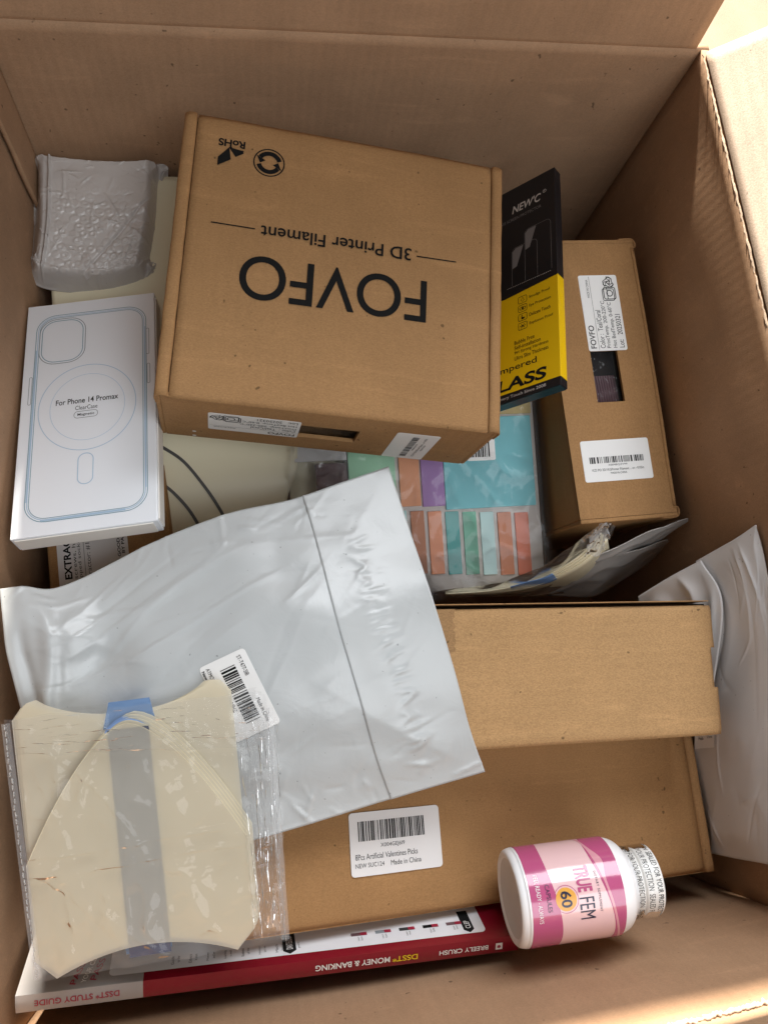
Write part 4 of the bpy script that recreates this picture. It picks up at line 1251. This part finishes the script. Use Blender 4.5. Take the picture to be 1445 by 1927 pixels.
film_sheet("bag_film", [(10, 1353), (492, 1300), (541, 1768), (70, 1844)], .0078, 91, .0022, M_FILM2, fold=(.53, .60))
film_sheet("bag_film", [(10, 1353), (492, 1300), (541, 1768), (70, 1844)], -.0062, 95, .0012, M_FILM)
film_sheet("bag_flap", [(22, 1352), (500, 1302), (512, 1400), (18, 1420)], .0092, 97, .0018, M_FILM)
film_sheet("bag_overhang", [(440, 1318), (525, 1352), (540, 1765), (478, 1772)], .0060, 99, .0014, M_FILM2)
# welded side seams: a row of small stitched dashes on each side
for (a, b) in (((14, 1360), (74, 1838)), ((506, 1330), (538, 1764))):
    A_, B_ = qloc(*a)[:2] * 1000, qloc(*b)[:2] * 1000
    put("seam", stroke_geo(np.linspace(A_, B_, 24), 4.2), S, 8.3, M_SEAM, bag)
    n_ = 38; geos = []
    dv = (B_ - A_) / np.linalg.norm(B_ - A_); pv = np.array([-dv[1], dv[0]])
    for k in range(n_):
        c = A_ + (B_ - A_) * (k + .5) / n_ + pv * random.uniform(-.4, .4)
        geos.append(stroke_geo([c - dv * 1.3, c + dv * 1.3 + pv * random.uniform(-.3, .3)], .55))
    o = put("seam_stitch", merge(geos), S, 8.8, M_SEAM, bag)
    md = o.modifiers.new("thickness", 'SOLIDIFY'); md.thickness = .0005

# =================================================================== UNDERNEATH: extractor box, cream panel, note set
xb0 = at(306, 866, .190); xb1 = at(321, 1000, .190)
d = xb1 - xb0; d[2] = 0; d /= np.linalg.norm(d); side = np.array([d[1], -d[0], 0])
if side[0] > 0:
    side = -side
xw, xd = .079, .150
Rx = np.stack([-side, -d, np.array([0, 0, 1.0])], 1)
cen = xb0 + side * xw / 2 + d * xd / 2
xb = thing("tool_box", "brown box with an extractor label, half hidden under the phone case box", "box", (cen[0], cen[1], .120), Rx)
box("carton_body", (-xw / 2, -xd / 2, 0), (xw / 2, xd / 2, .070), K_MAIL2, xb, .0012)
def xloc(px, py):
    return (Rx.T @ (at(px, py, .190) - np.array([cen[0], cen[1], .190])))[:2] * 1000
l0, l1 = xloc(112, 1090), xloc(240, 1010)
SX = Surf((0, 0, .070), (1, 0, 0), (0, 1, 0), (0, 0, 1))
lab = patch2d("sticker", rrect(l0[0], l0[1] - 25, l1[0], l1[1] + 40, 1), SX, .25, M_STICK_DIM, xb, .2)
lx = l0[0]; lw = l1[0] - l0[0]; ly = xloc(125, 1118)[1]
letter("lettering", "D EXTRACTOR SET", SX, lx + lw * .19, ly + 2, 62, lw * .105, M_INK, lab, .4, rot=90, bold=.03)
letter("lettering", "screws, hex bolts", SX, lx + lw * .27, ly + 9, 44, lw * .06, M_INKG, lab, .4, rot=90)
letter("lettering", "stripped socket screws", SX, lx + lw * .34, ly + 2, 52, lw * .06, M_INKG, lab, .4, rot=90)
put("rule", stroke_geo([(lx + lw * .375, ly - 5), (lx + lw * .375, ly + 60)], .25), SX, .4, M_INKG, lab)
letter("lettering", "Extractor: #1,#2,#3,#4", SX, lx + lw * .47, ly + 4, 50, lw * .07, M_INKG, lab, .4, rot=90)
letter("lettering", "GOOD TOOLS", SX, lx + lw * .89, ly + 20, 27, lw * .045, M_INK, lab, .4, rot=90, bold=.02)
letter("lettering", "BY PACKAGING", SX, lx + lw * .95, ly + 22, 30, lw * .045, M_INK, lab, .4, rot=90, bold=.02)

# cream panel leaning down from the far wall
e_fl, e_fr = np.array([-.134, .398, .196]), np.array([.040, .392, .196])
e_nl, e_nr = np.array([-.045, .060, .120]), np.array([.046, .060, .120])
ep = thing("cream_panel", "pale cream plastic panel with dark curved lines beneath the mailer boxes", "panel", (0, .22, .13))
nE = 60
s = np.linspace(0, 1, nE)[:, None]; t = np.linspace(0, 1, nE)[None, :]
A0 = at(560, 850, .178); A1 = at(538, 960, .170)
PEr = [np.array([.040, .395, .19]), A0 + np.array([0, .12, .010]), A0, A1, A1 + np.array([-.004, -.08, -.01])]
PEl = [np.array([-.134, .395, .19]), np.array([-.132, .27, .172]), np.array([-.130, A0[1], A0[2]]), np.array([-.130, A1[1], A1[2]]), np.array([-.130, A1[1] - .08, A1[2] - .01])]
tt = np.linspace(0, 1, nE)
cr = curve(np.array(PEr), tt); cl = curve(np.array(PEl), tt)
PE = cl[None] * (1 - s)[..., None] + cr[None] * s[..., None]
PE = PE + np.array([0, 0, 1.0]) * (.002 * np.sin(s * 3.1) * np.ones_like(t))[..., None]
grid_obj("sheet", rel(PE, ep), M_CREAM2, ep, thick=.004)
def on_E(px, py):
    pp = proj(PE); i = int(np.argmin(((pp - np.array([px, py])) ** 2).sum(-1))); si, ti = divmod(i, nE)
    p0 = PE[si, ti]; nn = normals(PE)[si, ti]; r = ray(px, py)
    return CAM + r * (((p0 - CAM) @ nn) / (r @ nn)) + nn * .0008
for pts in ([(300, 838), (345, 868), (385, 915), (412, 955), (430, 990), (440, 1020)], [(300, 905), (330, 930), (358, 962), (380, 1000), (392, 1030)]):
    c = curve(np.array([on_E(*p) for p in pts]), np.linspace(0, 1, 40))
    dd_ = np.gradient(c, axis=0); dd_ /= np.linalg.norm(dd_, axis=1)[:, None]
    sd = np.cross(dd_, [0, 0, 1.0])
    P = np.stack([c - sd * .0011, c + np.array([0, 0, .0004]), c + sd * .0011], 1)
    grid_obj("dark_line", rel(P, ep), M_ARC, ep)

# set of coloured sticky notes in a clear bag
sTR, sBR = at(1006, 762, .182), at(1030, 1088, .158)
vS = sTR - sBR; LS = np.linalg.norm(vS); vS /= LS
uS = np.array([1.0, -.02, 0]); uS -= vS * (uS @ vS); uS /= np.linalg.norm(uS); nS = np.cross(uS, vS)
RS_ = np.stack([uS, vS, nS], 1)
ns_ = thing("sticky_note_set", "clear bag of coloured sticky note blocks and page tabs", "sticky notes", sBR - nS * .022, RS_)
def sloc(px, py, h=0.0):
    o = sBR + nS * h; r = ray(px, py); X = CAM + r * (((o - CAM) @ nS) / (r @ nS))
    return (RS_.T @ (X - sBR))[:2]
def srect(name, px0, py0, px1, py1, col, th=.003, rough=.45, base=.001):
    pm, qm = (py0 + py1) / 2, (px0 + px1) / 2
    a = (sloc(px0, pm, th)[0], sloc(qm, py1, th)[1]); b = (sloc(px1, pm, th)[0], sloc(qm, py0, th)[1])
    mt = bpy.data.materials.get("note_%02d%02d%02d" % tuple(int(c * 99) for c in col)) or plain("note_%02d%02d%02d" % tuple(int(c * 99) for c in col), col, rough, .3, var=.03)
    return box(name, (min(a[0], b[0]), min(a[1], b[1]), .022 + base), (max(a[0], b[0]), max(a[1], b[1]), .022 + th), mt, ns_, .0003)
# several bagged sets stacked below: card backs with thin film edges
for k in range(4):
    z = .003 + .0055 * k
    box("backing_card", (-.150 + .001 * k, -.006 + .001 * (k % 2), z), (-.004 + .0015 * (k % 2), LS + .06, z + .0035), M_CARD if k == 3 else M_MAUVE, ns_, .0004)
CY_ = (.19, .60, .66); OR = (.88, .36, .17); PU_ = (.40, .20, .50); GR = (.40, .74, .48)
srect("note_block", 652, 700, 740, 955, GR); srect("note_block", 747, 700, 785, 953, OR)
srect("note_block", 788, 700, 830, 953, PU_); srect("note_block", 834, 784, 1003, 955, CY_)
srect("note_block", 834, 700, 996, 780, (.55, .42, .16))
for k, col in enumerate(((.50, .80, .77), (.58, .21, .09), (.90, .34, .17), (.05, .40, .38), (.17, .52, .36), (.60, .84, .82), (.66, .21, .08), (.78, .17, .07))):
    x = 743 + 32.7 * k
    srect("page_tab", x, 961 + .4 * k, x + 25.5, 1080 + .3 * k, col, .0024)
# film over the set
n = 120
s = np.linspace(0, 1, n)[:, None]; t = np.linspace(0, 1, n)[None, :]
e = np.minimum(np.minimum(s, 1 - s), np.minimum(t, 1 - t))
for z, seed in ((.0268, 121), (.0281, 127)):
    X = -.155 + .158 * s + 0 * t; Y = -.010 + (LS + .07) * t + 0 * s
    Z = z + .0022 * (ridge(s * 3 + t * 2, t * 3 - s * 2, seed, 3) - .3) + .001 * (ridge(s * 6, t * 7, seed + 2, 4) - .2) + .0006 * (dent(s * 7, t * 7, seed + 1) - .5)
    Z = Z - .022 * (1 - sstep(0, .025, e)) * (seed == 121)
    grid_obj("bag_film", np.stack([X, Y, Z], -1), M_FILM2 if seed == 121 else M_FILM, ns_)
for k in range(5):
    X = np.array([-.002 + .002 * k, .0035 + .0022 * k]); P = np.zeros((2, 30, 3)); yy = np.linspace(-.006, LS + .04, 30)
    P[..., 0] = X[:, None] + .0008 * perlin(yy * 40, yy * 0, k)[None]; P[..., 1] = yy[None]; P[..., 2] = np.array([.024 - .0045 * k, .016 - .0045 * k])[:, None]
    grid_obj("film_edge", P, M_SEAM, ns_)
# its barcode label, peeking out below the printed mailer
a = sloc(878, 868, .006) * 1000; b = sloc(930, 838, .006) * 1000
Sn = Surf((0, 0, .022), (1, 0, 0), (0, 1, 0), (0, 0, 1))
lab = patch2d("sticker", rrect(a[0], a[1], b[0], a[1] + 34, 1.5), Sn, 6.9, M_STICK, ns_, .15)
put("barcode", bars_geo(a[0] + 3, a[1] + 2.6, b[0] - a[0] - 7, 18, 22, 33), Sn, 7.05, M_INK, lab)

# small clear bag with a mauve card between panel and notes
cb0 = np.array([at(540, 945, .180), at(655, 935, .182), at(652, 815, .188), at(548, 815, .188)])
sb = thing("small_clear_bag", "small crinkled clear bag with a mauve card, behind the white mailer", "bag", cb0.mean(0) - [0, 0, .01])
n = 70
s = np.linspace(0, 1, n)[:, None]; t = np.linspace(0, 1, n)[None, :]
Pb = (cb0[0] * ((1 - s) * (1 - t))[..., None] + cb0[1] * (s * (1 - t))[..., None] + cb0[2] * (s * t)[..., None] + cb0[3] * ((1 - s) * t)[..., None])
Pb[..., 2] += .004 * (ridge(s * 3, t * 3, 141, 3) - .3) + .002 * (ridge(s * 6 + t * 2, t * 6, 143, 3) - .2)
grid_obj("bag_film", rel(Pb, sb), film("crinkled_film", haze=.10, blend=.25, gain=1.3), sb)
q0, q1 = at(598, 940, .172), at(652, 870, .174)
box("mauve_card", tuple(rel(np.array([q0[0], q0[1] - .01, .170]), sb)), tuple(rel(np.array([q1[0], q1[1], .1735]), sb)), M_MAUVE, sb, .0004)
q0, q1 = at(548, 960, .160), at(652, 845, .160)
box("cream_card", tuple(rel(np.array([q0[0], q0[1] - .02, .158]), sb)), tuple(rel(np.array([q1[0], q1[1] + .03, .162]), sb)), M_CREAM2, sb, .0004)
q0, q1 = at(555, 870, .1775), at(650, 838, .1775)
box("paper_slip", tuple(rel(np.array([q0[0], q0[1], .1770]), sb)), tuple(rel(np.array([q1[0], q1[1] + .02, .1775]), sb)), M_STICK_DIM, sb, 0)

# second bag of cream sheets, jammed on edge behind the light brown box
wb = thing("clear_bag", "clear bag of curled cream and blue sheets jammed behind the light brown box", "bag", at(980, 1100, .17))
def ribbon(name, p_lo, p_hi, mat, thick=.0006, n=50, m_=8, wob=.0, seed=1):
    s = np.linspace(0, 1, n); a = curve(pix3(p_lo), s); b = curve(pix3(p_hi), s)
    t = np.linspace(0, 1, m_)[None, :, None]
    P = a[:, None] * (1 - t) + b[:, None] * t
    if wob:
        P = P + normals(P) * (wob * (ridge(s[:, None] * 4 + t[..., 0], t[..., 0] * 2 + s[:, None], seed, 2) - .4))[..., None]
    return grid_obj(name, rel(P, wb), mat, wb, thick=thick)
for k in range(4):
    dx, dz = 3.5 * k, .0015 * k
    ribbon("sheet", [(838 + dx, 1119, .175 - dz), (930 + dx, 1112 + k, .185 - dz), (1010 + dx, 1092 + 2 * k, .196 - dz), (1085 + dx, 1050 + 3 * k, .210 - dz), (1132 + dx, 1004 + 3 * k, .222 - dz)],
           [(838 + dx, 1124, .14), (935 + dx, 1122, .14), (1025 + dx, 1120, .14), (1085 + dx, 1105, .15), (1140 + dx, 1060, .16)], M_CREAM2, .0009)
ribbon("blue_stripe", [(960, 1105, .1905), (990, 1096, .1955), (1022, 1088, .2000), (1040, 1080, .2025)], [(964, 1112, .182), (996, 1106, .186), (1030, 1098, .190), (1048, 1090, .193)], M_BLUEBRIGHT, .0004)
ribbon("bag_film", [(815, 1112, .186), (930, 1098, .200), (1010, 1070, .215), (1085, 1020, .232), (1140, 981, .242)],
       [(830, 1124, .150), (935, 1122, .150), (1035, 1120, .15), (1100, 1095, .16), (1158, 990, .226)], film("soft_sleeve_film", haze=.10, blend=.10, gain=.8, rough=.2), 0, 90, 30, .0015, 151)
ribbon("bag_end", [(1112, 1002, .233), (1135, 983, .240), (1150, 985, .240)], [(1098, 1048, .214), (1128, 1040, .216), (1142, 1012, .226)], film("bag_end_film", haze=.35, blend=.15, gain=.9, rough=.2), 0, 30, 14, .004, 155)
# flat grey poly bags standing behind it
for nm, lo, hi, lbl in (
        ("a", [(1030, 1122, .150), (1120, 1120, .145), (1215, 1060, .150), (1256, 1018, .172)], [(1040, 1088, .180), (1110, 1062, .188), (1180, 1042, .188), (1256, 1016, .190)], "thin grey poly bag standing just behind the light brown box"),
        ("b", [(1080, 1078, .175), (1150, 1060, .175), (1215, 1030, .180), (1292, 980, .205)], [(1095, 1056, .198), (1155, 1035, .200), (1220, 1003, .208), (1294, 976, .212)], "narrow grey poly bag edge below the standing mailer box")):
    s = np.linspace(0, 1, 50); a = curve(pix3(lo), s); b = curve(pix3(hi), s); t = np.linspace(0, 1, 26)[None, :, None]
    P = a[:, None] * (1 - t) + b[:, None] * t
    P = P + normals(P) * (.002 * (ridge(s[:, None] * 3, t[..., 0] * 2, 161, 2) - .4))[..., None]
    gb = thing("grey_poly_bag", lbl, "bag", a.mean(0))
    grid_obj("film_panel", rel(P, gb), M_POLY3, gb, thick=.0006)
